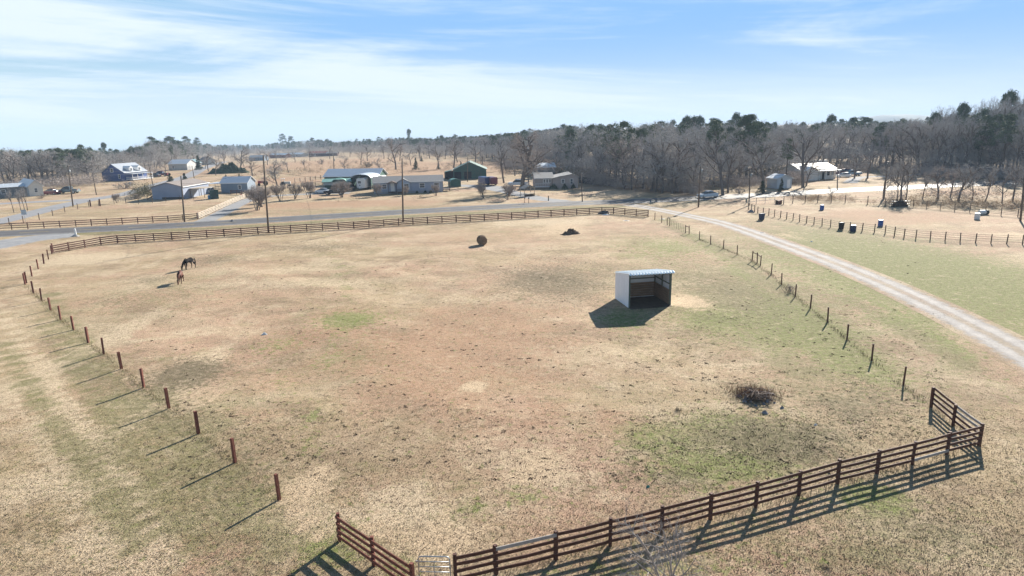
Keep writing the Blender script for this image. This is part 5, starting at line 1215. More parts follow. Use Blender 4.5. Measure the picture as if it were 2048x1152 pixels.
def bare_meshes(seed, h=10.0, spread=1.0, kids=(5, 4, 4, 4, 4), twig_w=.020, low=.28, upright=.5, stems=1, tw=m_twig, bark=m_bark, droop=0.0, r0=None):
    rs = random.Random(seed); tube = MB(); C = []; E = []; Wd = []
    r0 = r0 or h*.019
    def rd(d, a):
        o = Vector((rs.gauss(0, 1), rs.gauss(0, 1), rs.gauss(0, 1))); o = (o-d*o.dot(d)).normalized(); return (d*cos(a)+o*sin(a)).normalized()
    def grow(p, d, L_, r, lev):
        n = 3 if lev < 2 else 2; pts = [p]; dd = d
        for i in range(n):
            dd = (dd+Vector((rs.gauss(0, .12), rs.gauss(0, .12), rs.gauss(0, .08)+(.10*upright if lev else 0)-droop*lev*.1))).normalized(); pts.append(pts[-1]+dd*L_/n)
        if lev < 3:
            tube.tube(pts, [r*(1-.45*i/n) for i in range(n+1)], 6 if lev < 2 else 4, caps=False)
        else:
            for a, b in zip(pts[:-1], pts[1:]):
                w = Vector((rs.gauss(0, 1), rs.gauss(0, 1), rs.gauss(0, 1))).cross(b-a).normalized()*max(r, twig_w); C.append(a); E.append(b+(b-a)*.3); Wd.append(w*.8)
        if lev >= len(kids): return
        k = kids[lev]
        for j in range(k):
            t = (low if lev == 0 else .25) + (1-(low if lev == 0 else .25))*(j+rs.random()*.9)/k; t = min(t, .999)*n; i = int(t); q = pts[i].lerp(pts[i+1], t-i)
            ang = R(rs.uniform(28, 62))*(spread if lev < 2 else 1); f = rs.uniform(.55, .8)*(1.0 if lev else (1.15-.45*(j/k)))
            grow(q, rd(dd, ang), L_*f*(.62 if lev == 0 else .82), r*.5, lev+1)
    for s in range(stems):
        d0 = Vector((rs.gauss(0, .05), rs.gauss(0, .05), 1)).normalized() if stems == 1 else Vector((rs.gauss(0, .3), rs.gauss(0, .3), 1)).normalized()
        grow(Vector((rs.gauss(0, .1)*(stems > 1), rs.gauss(0, .1)*(stems > 1), -.2)), d0, h*(.62 if stems == 1 else .5), r0, 0)
    C, E, Wd = (np.array([tuple(v) for v in q]) for q in (C, E, Wd)); V, Fc = tris(C, E, Wd)
    zt = np.percentile(V[:, 2], 99.5); sc = h/zt
    V *= sc; tv = np.array(tube.v)*sc
    tm = bpy.data.meshes.new('trunk'); tm.from_pydata([tuple(v) for v in tv], [], tube.f); tm.update(); tm.materials.append(bark)
    cm = npmesh('crown', V, Fc, tw, link=False); return tm, cm, (tv, tube.f, V, Fc)
def leaf_cloud(rs, centres, radii, n, size, flat=.7):
    k = rs.integers(0, len(centres), n); c = centres[k]; r = radii[k]
    d = rs.normal(size=(n, 3)); d /= np.linalg.norm(d, axis=1)[:, None]; d[:, 2] *= flat
    p = c + d*(r*rs.random(n)**.4)[:, None]; a = rs.normal(size=(n, 3)); b = rs.normal(size=(n, 3)); s = size*rs.uniform(.5, 1.3, n)[:, None]
    a = a/np.linalg.norm(a, axis=1)[:, None]*s; b = b/np.linalg.norm(b, axis=1)[:, None]*s*.55
    V = np.empty((n*3, 3)); V[0::3] = p-b*.5; V[1::3] = p+b*.5; V[2::3] = p+a; return V, np.arange(n*3).reshape(-1, 3)
def pine_meshes(seed, h=15.0, n=5000, start=.45, width=.24, m=m_pine, size=.38, lumps=34, bark=m_barkdark):
    rs = np.random.default_rng(seed); mb = MB(); top = (rs.normal(0, .2), rs.normal(0, .2), h*.97); mb.tube([(0, 0, -.3), (top[0]*.4, top[1]*.4, h*.5), top], [h*.018, h*.012, .04], 7, caps=False); cs = []; rr = []
    for i in range(lumps):
        t = start+(1-start)*rs.random()**.8; a = rs.uniform(0, 6.28); prof = width*h*(1-((t-start)/(1-start))**2*.75)*rs.uniform(.35, 1.0)
        if t < start+.1: prof *= .8
        c = (top[0]*t+prof*cos(a), top[1]*t+prof*sin(a), t*h+prof*.15); cs.append(c); rr.append(h*rs.uniform(.045, .085)); mb.tube([(top[0]*t*.8, top[1]*t*.8, t*h-prof*.25), c], [h*.005, .02], 4, caps=False)
    cs.append(top); rr.append(h*.05)
    V, Fc = leaf_cloud(rs, np.array(cs), np.array(rr), n, size, .6); tm = bpy.data.meshes.new('trunk'); tm.from_pydata(mb.v, [], mb.f); tm.update(); tm.materials.append(bark)
    return tm, npmesh('crown', V, Fc, m, link=False), (np.array(mb.v), mb.f, V, Fc)
def cone_meshes(seed, h=5.0, w=.32, n=5000, m=m_cedar, size=.2, base=.06, power=.8):
    rs = np.random.default_rng(seed); cs = []; rr = []
    for i in range(70):
        t = rs.random()**1.2; a = rs.uniform(0, 6.28); q = w*h*(1-t)**power*(.6+.4*sin(3.1*min(1, t*5+.25))); rad = q*rs.uniform(.3, .95); cs.append((rad*cos(a), rad*sin(a), h*(base+t*(1-base)))); rr.append(max(.12, h*w*.30*(1-t*.6)))
    V, Fc = leaf_cloud(rs, np.array(cs), np.array(rr), n, size, .9); V[:, 2] = np.maximum(V[:, 2], .05); mb = MB().tube([(0, 0, -.2), (0, 0, h*.6)], [h*.02, .03], 6, caps=False); tm = bpy.data.meshes.new('trunk'); tm.from_pydata(mb.v, [], mb.f); tm.update(); tm.materials.append(m_barkdark)
    return tm, npmesh('crown', V, Fc, m, link=False), (np.array(mb.v), mb.f, V, Fc)
def place(kind, mesh, base, label, cat='tree', group=None, h=None, h0=10.0, sx=1.0, rz=None, name=None):
    s = (h/h0) if h else 1.0; root = empty(name or kind, base-Vector((0, 0, .05)), random.uniform(0, 6.28) if rz is None else rz, label, cat, group); root.scale = (s*sx, s*sx, s)
    for nm, me in (('trunk', mesh[0]), ('crown', mesh[1])): o = bpy.data.objects.new(nm, me); COL.objects.link(o); o.parent = root
    return root
BT = [bare_meshes(100+i, 10, spread=(1.0, .8, 1.15, .7, .9, 1.2)[i % 6], kids=(6, 4, 4, 4, 3), twig_w=.024, low=(.3, .4, .25, .45, .35, .2)[i % 6], upright=(.5, .8, .3, 1, .6, .4)[i % 6], tw=(m_twig, m_twig, m_twigwarm, m_twiggrey, m_twig, m_twigwarm)[i % 6]) for i in range(7)]
BIG = bare_meshes(214, 10, spread=1.25, kids=(8, 5, 5, 5, 5), twig_w=.016, low=.22, upright=.45, tw=m_twigwarm, r0=.26)
RND = bare_meshes(202, 10, spread=1.35, kids=(8, 5, 5, 4, 4), twig_w=.020, low=.12, upright=.3, tw=m_twig)
MYR = [bare_meshes(300+i, 4, spread=.75, kids=(5, 5, 4, 4), twig_w=.020, low=.3, upright=.9, stems=6, tw=m_twigwarm, r0=.045) for i in range(2)]
SHR = [bare_meshes(320+i, 2, spread=1.1, kids=(4, 4, 3), twig_w=.012, low=.1, upright=.5, stems=9, tw=(m_olive, m_twigwarm, m_twig)[i], r0=.02) for i in range(3)]
PN = [pine_meshes(400+i, 15, n=5200, start=(.45, .55, .35, .6)[i], width=(.20, .16, .24, .15)[i]) for i in range(4)]
PBIG = pine_meshes(450, 15, n=15000, start=.30, width=.27, lumps=80, size=.34)
CD = [cone_meshes(500+i, 5, w=(.30, .42)[i]) for i in range(2)]
TALL = [bare_meshes(600+i, 10, spread=.75, kids=(7, 4, 4, 4, 3), twig_w=.020, low=.35, upright=.9, tw=m_twig) for i in range(3)]

def at(px, py, top): b = P(px, py); return b, hgt(b, top)
def ptree(kind, mesh, px, py, top, label, h0=10., sx=1.0, cat='tree', group=None, rz=None):
    b, h = at(px, py, top); return place(kind, mesh, b, label, cat, group, h, h0, sx, rz)
# named trees in the middle distance
ptree('bare_tree', BIG, 1043, 380, 262, 'huge bare spreading tree in front of the beige house', sx=1.15)
ptree('bare_tree', BT[1], 1008, 366, 272, 'tall bare tree right of the red horse trailer', sx=.95)
ptree('bare_tree', RND, 555, 372, 318, 'round dense bare tree behind the row of small trees', sx=1.1)
ptree('bare_tree', RND, 479, 342, 290, 'bare tree rising above dark brush in the pink field', sx=1.0)
ptree('bare_tree', BT[2], 792, 339, 276, 'broad bare tree behind the grey mobile home', sx=1.25)
ptree('bare_tree', BT[0], 735, 322, 287, 'bare tree at the far edge of the pink field', sx=1.1)
ptree('bare_tree', BT[4], 878, 338, 280, 'bare tree left of the green barn', sx=1.0)
ptree('bare_tree', BT[1], 907, 336, 276, 'bare tree just behind the green barn ridge', sx=1.15)
ptree('bare_tree', BT[3], 840, 322, 282, 'slim bare tree between the two dark cedars', sx=.9)
ptree('bare_tree', BT[0], 1058, 372, 300, 'smaller bare tree right behind the huge spreading tree', sx=1.0)
ptree('cedar_tree', CD[1], 832, 340, 316, 'dark conical cedar behind the grey mobile home', 5, sx=.95)
ptree('cedar_tree', CD[1], 877, 338, 323, 'smaller dark cedar left of the green barn', 5, sx=.9)
ptree('cedar_tree', CD[1], 843, 323, 312, 'small far cedar above the conical one', 5)
ptree('cedar_tree', CD[1], 922, 332, 322, 'round cedar poking up beside the green barn roof', 5, sx=1.2)
ptree('cedar_tree', CD[0], 1112, 322, 301, 'dark cedar at the edge of the wood behind the beige house', 5)
ptree('cedar_tree', CD[1], 342, 371, 347, 'dark round bush left of the pair behind the mobile home', 5, sx=1.5)
ptree('cedar_tree', CD[1], 371, 371, 347, 'dark round bush right of the pair behind the mobile home', 5, sx=1.35)
ptree('cedar_tree', CD[1], 292, 388, 370, 'small cedar left of the grey blue mobile home', 5, sx=1.2)
ptree('cedar_tree', CD[0], 398, 340, 310, 'dark spruce beside the teal roofed house', 5, sx=1.1)
ptree('pine_tree', PN[2], 130, 362, 313, 'lone leaning pine above the side road', 15, sx=1.25)
for i, (px, py, top, lab) in enumerate(((513,421,371,'first and nearest small bare tree at the neighbour driveway'), (523,414,372,'small bare tree close behind the nearest one'), (561,402,366,'small bare tree left of the two in front of the corral'), (590,398,365,'small bare tree in front of the corral'),
        (620,396.5,360,'small bare tree left of the black pickup'), (684,395,360,'round topped small bare tree in front of the green carport'), (757,392.5,366,'thin small bare tree at the left end of the grey mobile home'), (809,391,370,'thin small bare tree before the middle of the grey mobile home'),
        (872,392,368,'thin small bare tree before the right end of the grey mobile home'), (968,396,361,'small bare tree left of the lawn drive'), (1014,400,366,'small bare tree right of the lawn drive'))):
    ptree('small_bare_tree', MYR[i % 2], px, py, top, lab, 4, sx=1.15 if i < 2 or i == 5 else .9, group='small bare trees lined up on the far lawn')
for i, (px, py, top, lab) in enumerate(((28,425,376,'thin bare tree furthest left beside the side road'), (43,424,378,'thin bare tree second from the left edge by the side road'), (49,421,374,'slim bare tree behind the pale road sign'), (55,421,372,'thin bare tree just right of the pale road sign'))):
    ptree('bare_tree', BT[3], px, py, top, lab, sx=.8)
ptree('sapling', MYR[0], 234, 406, 386, 'small pale sapling in front of the side road fence', 4, sx=.8)
ptree('bare_shrub', SHR[2], 252, 377, 360, 'wide bare shrub below the blue house', 2, sx=2.2, cat='shrub'); ptree('bare_shrub', SHR[1], 82, 397, 386, 'small bare shrub in front of the maroon car', 2, sx=1.4, cat='shrub')
ptree('bare_shrub', SHR[1], 270, 398, 386, 'dry shrub patch left of the mobile home stairs', 2, sx=2, cat='shrub')
lumpy('dark_brush', P(460, 346), 9, 4, 3.0, m_cedar, 110, n=40, label='long dark evergreen thicket in the pink field', cat='thicket')
ptree('bare_shrub', SHR[0], 735, 334, 320, 'olive shrub in the pink field behind the green building', 2, sx=1.7, cat='shrub')
ptree('bare_shrub', SHR[2], 643, 329, 316, 'lone small shrub in the middle of the pink field', 2, sx=1.0, cat='shrub')
ptree('cedar_tree', CD[1], 452, 358, 349, 'low dark shrub left behind the small blue building', 5, sx=1.8); ptree('cedar_tree', CD[1], 479, 357, 348, 'low dark shrub right behind the small blue building', 5, sx=1.8)
# right: roadside trees between the highway and the white house
ptree('pine_tree', PBIG, 1492, 356, 233, 'tallest dark pine left of the white house', 15, sx=1.1, rz=1.0)
ptree('pine_tree', PN[0], 1508, 352, 246, 'pine leaning into the right side of the tallest pine', 15, sx=1.2, rz=2.0)
ptree('pine_tree', PN[1], 1571, 370, 278, 'thin ivy covered tree in front of the pale shed', 15, sx=.8)
ptree('bare_tree', TALL[0], 1446, 391, 262, 'tall pale bare tree just right of the silver sedan', sx=1.15)
ptree('bare_tree', TALL[1], 1456, 386, 285, 'leaning bare tree right of the pale one by the sedan', sx=1.0)
ptree('bare_tree', BT[1], 1385, 387, 300, 'bare tree left of the transformer pole', sx=1.1)
ptree('bare_tree', TALL[2], 1527, 386, 268, 'bare tree rising from the cedar bush at the road', sx=1.1)
ptree('bare_tree', TALL[2], 1606, 375, 252, 'tall bare tree directly in front of the white house', sx=1.25)
ptree('bare_tree', BT[4], 1612, 372, 300, 'short leaning bare tree by the white house corner', sx=1.0)
ptree('bare_tree', BT[0], 1709, 357, 300, 'broad bare tree in the yard right of the steel blue pickup', sx=1.3)
ptree('bare_tree', BT[2], 1735, 357, 300, 'broad low forked tree furthest right in the white house yard', sx=1.3)
ptree('cedar_bush', CD[1], 1524, 387, 362, 'olive green cedar bush at the highway verge', 5, sx=1.6)
ptree('cedar_bush', CD[0], 1562, 384, 356, 'dark evergreen in front of the pale shed', 5, sx=1.0)
ptree('bare_shrub', SHR[1], 1480, 388, 374, 'brown bare shrub on the verge left of the cedar bush', 2, sx=1.6, cat='shrub')
side_trees = [(1767,398,330,1.0),(1793,403,318,.8),(1803,403,308,.9),(1811,403,322,.7),(1876,398,330,1.25),(1900,395,335,1.1),(1916,402,322,1.4),(1970,403,330,.9),(2004,406,342,1.0),(2025,404,318,1.0),(1660,399,372,.9),(1845,398,345,1.0),(1945,398,345,1.0),(2046,402,330,1.0)]
words_ = ['leftmost leafless tree of the roadside thicket at the pole','slim leafless tree left of the hay feeder','tallest slim leafless tree above the hay feeder','third slim leafless stem above the hay feeder','forked leafless tree in the middle of the thicket','leafless tree between the forked one and the dense one','dense dark leafless tree of the roadside thicket',
  'thin leafless tree right of the dense dark one','crooked leafless tree near the arena right end','leafless tree left of the last pole','thin sapling behind the arena back fence','short leafless tree left of the forked one','short leafless tree right of the dense dark one','leafless tree at the right edge of the photo']
for i, (px, py, top, sx) in enumerate(side_trees): ptree('bare_tree', (BT+TALL)[(i*3) % 10], px, py, top, words_[i], sx=sx, group='leafless trees in the thicket behind the arena')
# front bare bush at the bottom edge
FB = bare_meshes(777, 3, spread=1.25, kids=(6, 5, 4, 4), twig_w=.0035, low=.15, upright=.35, stems=4, tw=mat('silver_twigs', (.30, .27, .25), .8, .15, 2), bark=mat('silver_bark', (.28, .25, .23), .85, .2, 3), r0=.026)
b = P(1345, 1185); place('bare_sapling', FB, b, 'pale leafless sapling in front of the near fence at the bottom edge', 'sapling', None, hgt(b, 1030), 3.0, .95, rz=.8)
for i, (px, py, hh_) in enumerate(((660,318,9),(700,313,9),(722,330,7),(768,318,10),(822,331,8),(860,317,10),(950,326,11),(985,318,11),(1012,341,10),(1030,352,8),(965,347,8),(577,345,7),(505,352,8),(432,351,7),(417,343,9),(447,334,10),(535,330,8),(610,340,5),(760,345,6),(915,325,10),(1090,330,11),(1070,322,12),(215,336,9),(240,334,8),(268,335,9),(290,338,8),(330,347,7),(352,333,9),(388,329,9),(410,338,7),(438,322,9),(470,320,9),(488,333,7),(520,318,9),(552,322,8),(590,325,7),(620,322,8),(800,322,9),(838,316,10),(890,318,10),(930,312,10),(1005,314,11),(690,344,6),(1098,336,8))):
    place('bare_tree', BT[i % 7], P(px, py), 'small leafless tree scattered over the pink field behind the houses', 'tree', 'leafless trees scattered over the pink field', hh_, 10, 1.15)
b = P(1577, 584); place('dead_weed', SHR[1], b, 'small brown dead weed beside the right fence posts', 'weed', None, 1.0, 2.0, 1.0)
b = P(1655, 1136); place('grass_clump', SHR[0], b, 'single yellow green grass clump in the near right corner', 'grass clump', None, .22, 2.0, 1.6)
b = P(1358, 822); place('weed_clump', SHR[0], b, 'olive weed clump left of the brush pile', 'weed', None, .3, 2.0, 1.6)

# ---- the woods: individual trees in front, mass behind
SKY_L = [(-300,298),(0,299),(60,301),(130,296),(200,302),(250,303),(300,286),(330,278),(400,282),(440,290),(480,287),(530,290),(560,274),(600,280),(640,276),(680,283),(740,282),(780,276),(830,274),(870,277),(920,272),(960,271),(1000,268),
         (1040,265),(1100,258),(1140,252),(1180,250),(1230,243),(1290,247),(1330,240),(1380,247),(1440,240),(1500,242),(1560,246),(1620,244),(1700,242),(1760,243),(1810,240),(1850,237),(1900,233),(1950,231),(2000,228),(2050,226),(2400,222)]
FRONT = [(-300,392),(0,372),(60,372),(100,368),(190,366),(205,345),(280,345),(330,342),(400,322),(460,313),(520,308),(620,309),(760,307),(900,311),(1000,320),(1050,326),(1100,343),(1150,358),(1190,366),(1235,374),(1280,384),(1340,388),(1400,376),(1480,372),(1560,352),(1600,346),(1680,338),(1760,345),(1850,352),(1900,352),(2000,356),(2050,358),(2400,360)]
def interp(tab, x): return float(np.interp(x, [a for a, b in tab], [b for a, b in tab]))
CLEAR = [(1385,1480,385), (1395,1520,378)]
def wood():
    rs = random.Random(99); n_ind = 0; spots = []
    tries = 0
    # stratified in the picture's width, denser near the front edge
    for px in np.arange(-60, 2110, 6.6):
        for j in range(1):
            p = px+rs.uniform(-4, 4); f = interp(FRONT, p); py = f-rs.random()**1.5*min(22, (f-interp(SKY_L, p))*.28); spots.append((p, py))
    spots.sort(key=lambda s: -s[1]); regs = [(200,'leafless tree in the wood at the far left'), (420,'leafless tree in the wood behind the blue house'), (1000,'leafless tree at the far edge of the pink field'), (1240,'leafless tree at the edge of the wood behind the beige house'),
            (1560,'leafless tree of the wood edge left of the white house'), (1780,'leafless tree in the wood behind the white house'), (9999,'leafless tree in the tall dark wood on the right')]
    for p, py in spots:
        b = P(p, py); sk = interp(SKY_L, p); D = b.y; hmax = hgt(b, sk+2); hh = min(hmax, rs.uniform(8.5, 14.5) if p < 1750 else rs.uniform(13, 20)); hh = max(hh, 4.0)
        lab = [l for x, l in regs if p < x][0]
        pine = rs.random() < (.12 if p < 1000 else .10)
        if pine: place('pine_tree', PN[rs.randrange(4)], b, lab.replace('leafless tree', 'dark pine'), 'tree', lab.replace('leafless tree', 'dark pines'), min(hmax, hh*1.15), 15, rs.uniform(.8, 1.2))
        else: place('bare_tree', (BT+TALL)[rs.randrange(10)], b, lab, 'tree', lab.replace('leafless tree', 'leafless trees'), hh, 10, rs.uniform(.85, 1.3) if p < 1750 else rs.uniform(.7, 1.0))
    # the mass behind
    def mass(name, label, n, src, pinef, wsc=1.5, keep=.5):
        pass
    gen = np.random.default_rng(5); acc = {'b': [], 'p': []}; lite = []
    for tm, cm, (tv, tf, V, Fc) in BT+TALL:
        k = len(V)//3; sel = gen.permutation(k)[:1100]; tri = V.reshape(-1, 3, 3)[sel].copy(); c = tri[:, :2].mean(1, keepdims=True); tri[:, :2] = c+(tri[:, :2]-c)*2.3; lite.append((tri.reshape(-1, 3), tv, tf))
    litep = []
    for tm, cm, (tv, tf, V, Fc) in PN:
        k = len(V)//3; sel = gen.permutation(k)[:1300]; tri = V.reshape(-1, 3, 3)[sel].copy(); c = tri.mean(1, keepdims=True); tri = c+(tri-c)*1.7; litep.append((tri.reshape(-1, 3), tv, tf))
    Bv = []; Pv = []; Tv = []; Tf = []; tc = 0
    for i in range(3000):
        p = gen.uniform(-180, 2230) if i < 1700 else gen.uniform(150, 1150); f = interp(FRONT, p)-4; sk = interp(SKY_L, p); b0 = P(p, f)
        # walk back from the front edge along the ray azimuth
        back = gen.random()**1.3*(110 if p < 1050 else 330); dirv = Vector((b0.x, b0.y, 0)).normalized(); q = b0+dirv*(8+back); q.z = Tz(q.x, q.y)
        hm = hgt(q, sk+gen.exponential(3.5) - (5 if gen.random() < .13 else 0)); D = q.y
        hh = min(hm, gen.uniform(12, 21) if p > 1050 else gen.uniform(10, 17)); 
        if p > 1780: hh = min(hm, gen.uniform(17, 28))
        if hh < 3.5: continue
        a = gen.uniform(0, 6.28); ca, sa = cos(a), sin(a); Rm = np.array([[ca, -sa, 0], [sa, ca, 0], [0, 0, 1]])
        pf = (.42 if p > 430 else .26) if p < 1050 else .08 if p > 1780 else (.33 if back > 60 else .16)
        if gen.random() < pf: V, tv, tf = litep[gen.integers(4)]; s = hh/15; sx = s*gen.uniform(.9, 1.4); Pv.append((V*[sx, sx, s]) @ Rm.T + [q.x, q.y, q.z])
        else: V, tv, tf = lite[gen.integers(10)]; s = hh/10; sx = s*gen.uniform(.8, 1.2); Bv.append((V*[sx, sx, s]) @ Rm.T + [q.x, q.y, q.z])
    for nm, L_, m, lab in (('far_wood', Bv, m_twig, 'grey leafless wood massed along the skyline'), ('far_pines', Pv, m_pine, 'dark pines massed among the grey wood on the skyline')):
        V = np.concatenate(L_); o = npmesh(nm, V, np.arange(len(V)).reshape(-1, 3), m); tag(o, lab, 'wood' if nm == 'far_wood' else 'pines', kind='stuff')
wood()
# skyline emergents
for px, top, k, lab in ((215,286,3,'lone small crowned pine above the left skyline'), (172,290,1,'spreading pine on the left skyline'), (310,274,0,'leftmost pine of the tall skyline group'), (345,272,2,'second pine of the tall skyline group'), (375,273,0,'third pine of the tall skyline group'), (398,276,1,'rightmost pine of the tall skyline group'),
        (566,268,0,'leafy pine above the rust roofed house'), (584,272,2,'dark pine right of the leafy one'), (627,275,2,'olive pine above the far red building'), (820,259,3,'thin high crowned pine on the middle skyline'), (1368,234,3,'left one of three thin pines on the skyline'), (1382,235,3,'middle one of three thin pines on the skyline'),
        (1394,234,3,'right one of three thin pines on the skyline'), (1420,238,1,'dark pine right of the three thin pines'), (1465,228,3,'high crowned pine left of the tallest pine'), (1655,231,3,'thin pine on the skyline right of the white house'), (1700,236,1,'left of two dark pines by the far hill'), (1722,233,2,'right of two dark pines by the far hill')):
    f = interp(FRONT, px)-6; b0 = P(px, f); q = b0+Vector((b0.x, b0.y, 0)).normalized()*55; q.z = Tz(q.x, q.y)
    if 1300 < px < 1480: q = b0+Vector((b0.x, b0.y, 0)).normalized()*110
    place('pine_tree', PN[k], q, lab, 'tree', None, hgt(q, top), 15, .9 if k == 3 else 1.25)
gs = random.Random(12)
for i, px in enumerate((1858, 1868, 1877, 1885, 1895, 1903, 1911, 1918, 1927, 1935, 1942, 1948, 1955, 1962, 1969, 1975, 1983, 1990, 1997, 2003, 2010, 2016, 2023, 2030, 2037, 2044)):
    f = interp(FRONT, px)-9; b0 = P(px, f); q = b0+Vector((b0.x, b0.y, 0)).normalized()*gs.uniform(5, 40); q.z = Tz(q.x, q.y); top = interp([(1860,212),(1900,200),(1960,198),(1985,186),(2044,184)], px)+gs.uniform(-2, 24)
    place('tall_bare_tree' if i % 6 else 'pine_tree', TALL[i % 3] if i % 6 else PN[3], q, 'tall %s tree standing above the dark wood on the right' % ('leafless' if i % 6 else 'ivy green'), 'tree', 'tall trees above the dark right wood' if i % 6 else 'green crowned trees above the dark right wood', hgt(q, top), 10 if i % 6 else 15, .6 if i % 6 else .8)
# brush stuff along edges
def brush(name, label, zones, n, src, m, hr, ww=1.6):
    KEEP = 260 if ww < 2 else 420; HS = 2 if ww < 2 else 10
    gen = np.random.default_rng(n); out = []
    lites = []
    for tm, cm, (tv, tf, V, Fc) in src:
        k = len(V)//3; sel = gen.permutation(k)[:KEEP]; tri = V.reshape(-1, 3, 3)[sel].copy(); c = tri[:, :2].mean(1, keepdims=True); tri[:, :2] = c+(tri[:, :2]-c)*ww; lites.append(tri.reshape(-1, 3))
    wts = np.array([z[4] for z in zones], float); wts /= wts.sum()
    for i in range(n):
        x0, y0, x1, y1, w, th = zones[gen.choice(len(zones), p=wts)]; t = gen.random(); px = x0+(x1-x0)*t; py = y0+(y1-y0)*t+gen.uniform(-th, th); b = P(px, py); V = lites[gen.integers(len(lites))]; a = gen.uniform(0, 6.28); ca, sa = cos(a), sin(a); Rm = np.array([[ca, -sa, 0], [sa, ca, 0], [0, 0, 1]])
        s = gen.uniform(*hr)/HS; sx = s*gen.uniform(1.0, 1.8); out.append((V*[sx, sx, s]) @ Rm.T + [b.x, b.y, b.z])
    V = np.concatenate(out); o = npmesh(name, V, np.arange(len(V)).reshape(-1, 3), m); tag(o, label, 'brush', kind='stuff')
brush('tan_roadside_brush', 'dry tan brush between the highway and the riding arena', [(1600,401,2060,420,3,5),(1780,400,2060,412,3,7),(1580,398,1700,398,1,3),(1830,394,2060,390,1,3)], 420, [SHR[1], SHR[2]], mat('tan_dry_grass', (.36, .25, .15), .95, .3, .3), (.5, 1.3))
brush('wood_understory', 'pale grey understory thicket filling the wood', [(0,364,200,360,2,6),(200,346,330,342,1,5),(330,335,460,312,1,3),(460,311,1000,309,4,4),(1000,322,1130,336,2,6),(1130,345,1280,368,3,14),(1280,374,1420,376,3,14),(1420,362,1600,345,3,12),(1600,336,1860,335,3,7),(1840,342,2080,346,4,9)], 1700, BT[:3]+TALL, m_twig, (5, 9), ww=2.6)
brush('far_understory', 'grey thicket filling the far treeline across the pink field', [(300,322,470,313,1,3),(460,311,760,309,3,4),(760,308,1000,319,3,4),(990,320,1140,340,2,6)], 1100, BT[:3]+TALL, m_twig, (5, 8.5), ww=3.2)
brush('grey_undergrowth', 'grey brown undergrowth along the edge of the wood', [(1180,366,1400,386,3,6),(1000,332,1110,345,1,4),(1110,345,1200,368,2,5),(1780,402,2060,402,.25,3),(1850,354,2060,357,1.5,3),(1560,362,1600,366,1,4),(0,376,200,368,2,5),(200,352,330,346,1,4),(1440,372,1560,368,1,7),(420,318,1000,315,1,2),(1580,335,1860,345,1.6,8)], 950, SHR, m_twigwarm, (1.5, 4.2))
brush('field_scrub', 'low brown and olive scrub dotted over the pink field', [(440,335,1060,335,3,12),(480,350,760,345,1,6),(1000,345,1060,350,.5,5),(640,405,1010,400,.12,3)], 260, [SHR[0], SHR[1]], mat('brown_scrub', (.17, .13, .08), .95, .4, .4), (.7, 2.4))
brush('olive_hedge', 'olive evergreen hedge behind the beige house', [(1110,338,1160,345,1,5),(1120,350,1200,362,2,5),(1430,345,1560,352,1,12),(280,395,300,392,.3,3)], 170, [SHR[0]], m_olive, (2.5, 4.5))

# ------------------------------------------------------------------ grass tufts and clods (stuff)
def tufts(name, label, n, region, hmin, hmax, w, m, per=3, cat='grass', clump=None):
    gen = np.random.default_rng(n); C = []; 
    px = gen.uniform(region[0], region[2], n*2); v = gen.random(n*2); py = region[1]+(region[3]-region[1])*v
    if clump is not None:
        c = gen.integers(0, clump[0], n*2); cx = gen.uniform(region[0], region[2], clump[0]); cy = region[1]+(region[3]-region[1])*gen.random(clump[0])**.8
        px = cx[c]+gen.normal(0, clump[1], n*2)*(.3+(cy[c]-380)/500); py = cy[c]+gen.normal(0, clump[1]*.35, n*2)*(.3+(cy[c]-380)/500)
    # rays to the plane z=0
    u = (px-1024)/F; vv = -(py-576)/F
    d = np.array(Fv)[None]+np.array(EU)[None]*u[:, None]+np.array(EV)[None]*vv[:, None]; ok = (d[:, 2] < -.03); d = d[ok][:n]; t = -H/d[:, 2]; X = d[:, 0]*t; Y = d[:, 1]*t; Z = T(X, Y)
    base = np.stack([X, Y, Z-.01], 1); k = len(base); base = np.repeat(base, per, 0); sc = np.repeat(gen.uniform(.6, 1.4, k), per)
    off = gen.normal(0, .05, (k*per, 3)); off[:, 2] = 0; base = base+off*sc[:, None]
    tip = base+np.stack([gen.normal(0, hmax*.6, k*per), gen.normal(0, hmax*.6, k*per), gen.uniform(hmin, hmax, k*per)*sc], 1)
    a = gen.uniform(0, 6.28, k*per); wd = np.stack([np.cos(a), np.sin(a), np.zeros(k*per)], 1)*(w*sc)[:, None]
    V, Fc = tris(base, tip, wd); o = npmesh(name, V, Fc, m); tag(o, label, cat, kind='stuff')
tufts('straw_tufts', 'short dry straw coloured grass tufts over the paddock', 110000, (-30, 520, 2080, 1170), .012, .035, .016, m_grass, 3)
m_weed = mat('dark_brown_weeds', (.13, .09, .06), .95, .4, .5)
tufts('near_grass_tufts', 'matted dry grass tufts in the near ground', 60000, (-30, 820, 2080, 1190), .02, .055, .016, m_grass, 3)
tufts('brown_weed_specks', 'small dark brown weed and dung specks over the paddock', 4200, (300, 470, 1850, 960), .015, .045, .04, m_weed, 5, 'weeds', clump=(1300, 1.7))
tufts('olive_weed_patches', 'olive brown weed patches in the damp part of the paddock', 5000, (1250, 620, 1900, 960), .012, .035, .03, m_olive, 5, 'weeds', clump=(320, 9))

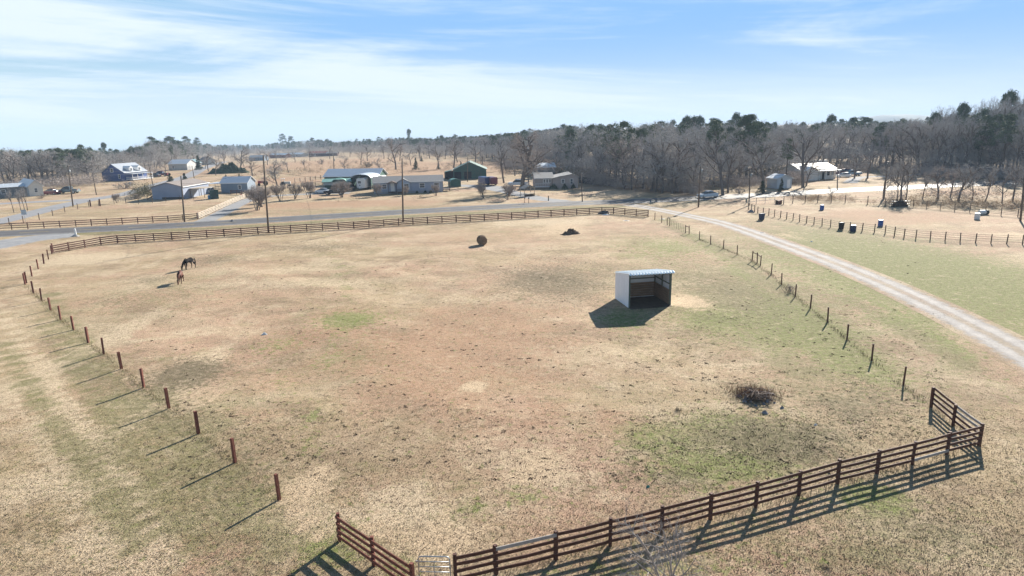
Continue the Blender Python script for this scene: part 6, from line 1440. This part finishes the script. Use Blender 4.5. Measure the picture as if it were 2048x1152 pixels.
def line_weeds(name, label, lines, per_m, hmin, hmax, w, m, spread=.18):
    gen = np.random.default_rng(len(lines)*7+3); B = []
    for ln in lines:
        for a, b in zip(ln[:-1], ln[1:]):
            k = int((b-a).length*per_m); t = gen.random(k)[:, None]; p = np.array(a)[None]*(1-t)+np.array(b)[None]*t; dens = np.sin(p[:, 0]*1.7+p[:, 1]*.9)*.5+.5; p = p[gen.random(k) < .35+.65*dens]; B.append(p)
    B = np.concatenate(B); k = len(B); B = B+gen.normal(0, spread, (k, 3)); B[:, 2] = T(B[:, 0], B[:, 1])-.01
    tip = B+np.stack([gen.normal(0, .06, k), gen.normal(0, .06, k), gen.uniform(hmin, hmax, k)], 1); a = gen.uniform(0, 6.28, k); wd = np.stack([np.cos(a), np.sin(a), np.zeros(k)], 1)*w
    V, Fc = tris(B, tip, wd); o = npmesh(name, V, Fc, m); tag(o, label, 'weeds', kind='stuff')
lp = [G(x, y, 1.32) for x, y in [(553,947.6),(464.5,878),(391,824),(332,777),(282,739),(238,704.5),(202,678),(171,653.5),(142,630),(116,612),(96.7,594.5),(78.3,577),(62.5,563),(46,546.5)]]
rpz = [G(x, y, 1.27) for x, y in [(1399.4,462),(1447.7,478.8),(1505.4,501.5),(1543.7,527),(1592.5,567.7),(1658,615.6),(1697,648),(1747,687),(1811,733),(1867.5,775)]]
line_weeds('fence_line_weeds', 'longer dry grass standing along the foot of the fences', [front, gl, lp, rpz, bp_], 55, .06, .26, .014, mat('long_dry_grass', (.27, .22, .12), .95, .35, .8))

# ------------------------------------------------------------------ haze
def haze():
    o = MB().box((-3700, -120, -120), (3700, 4500, 62)).build('haze', None); m, nt, b = nodes('haze_air'); nt.nodes.remove(b)
    v = nt.nodes.new('ShaderNodeVolumePrincipled'); v.inputs['Color'].default_value = (.60, .78, 1.0, 1); v.inputs['Density'].default_value = HAZE; v.inputs['Anisotropy'].default_value = .0
    nt.links.new(v.outputs[0], nt.nodes['Material Output'].inputs['Volume']); o.data.materials.append(m); tag(o, 'thin blue winter haze over the land', 'haze', kind='stuff')
HAZE = .00022
haze()
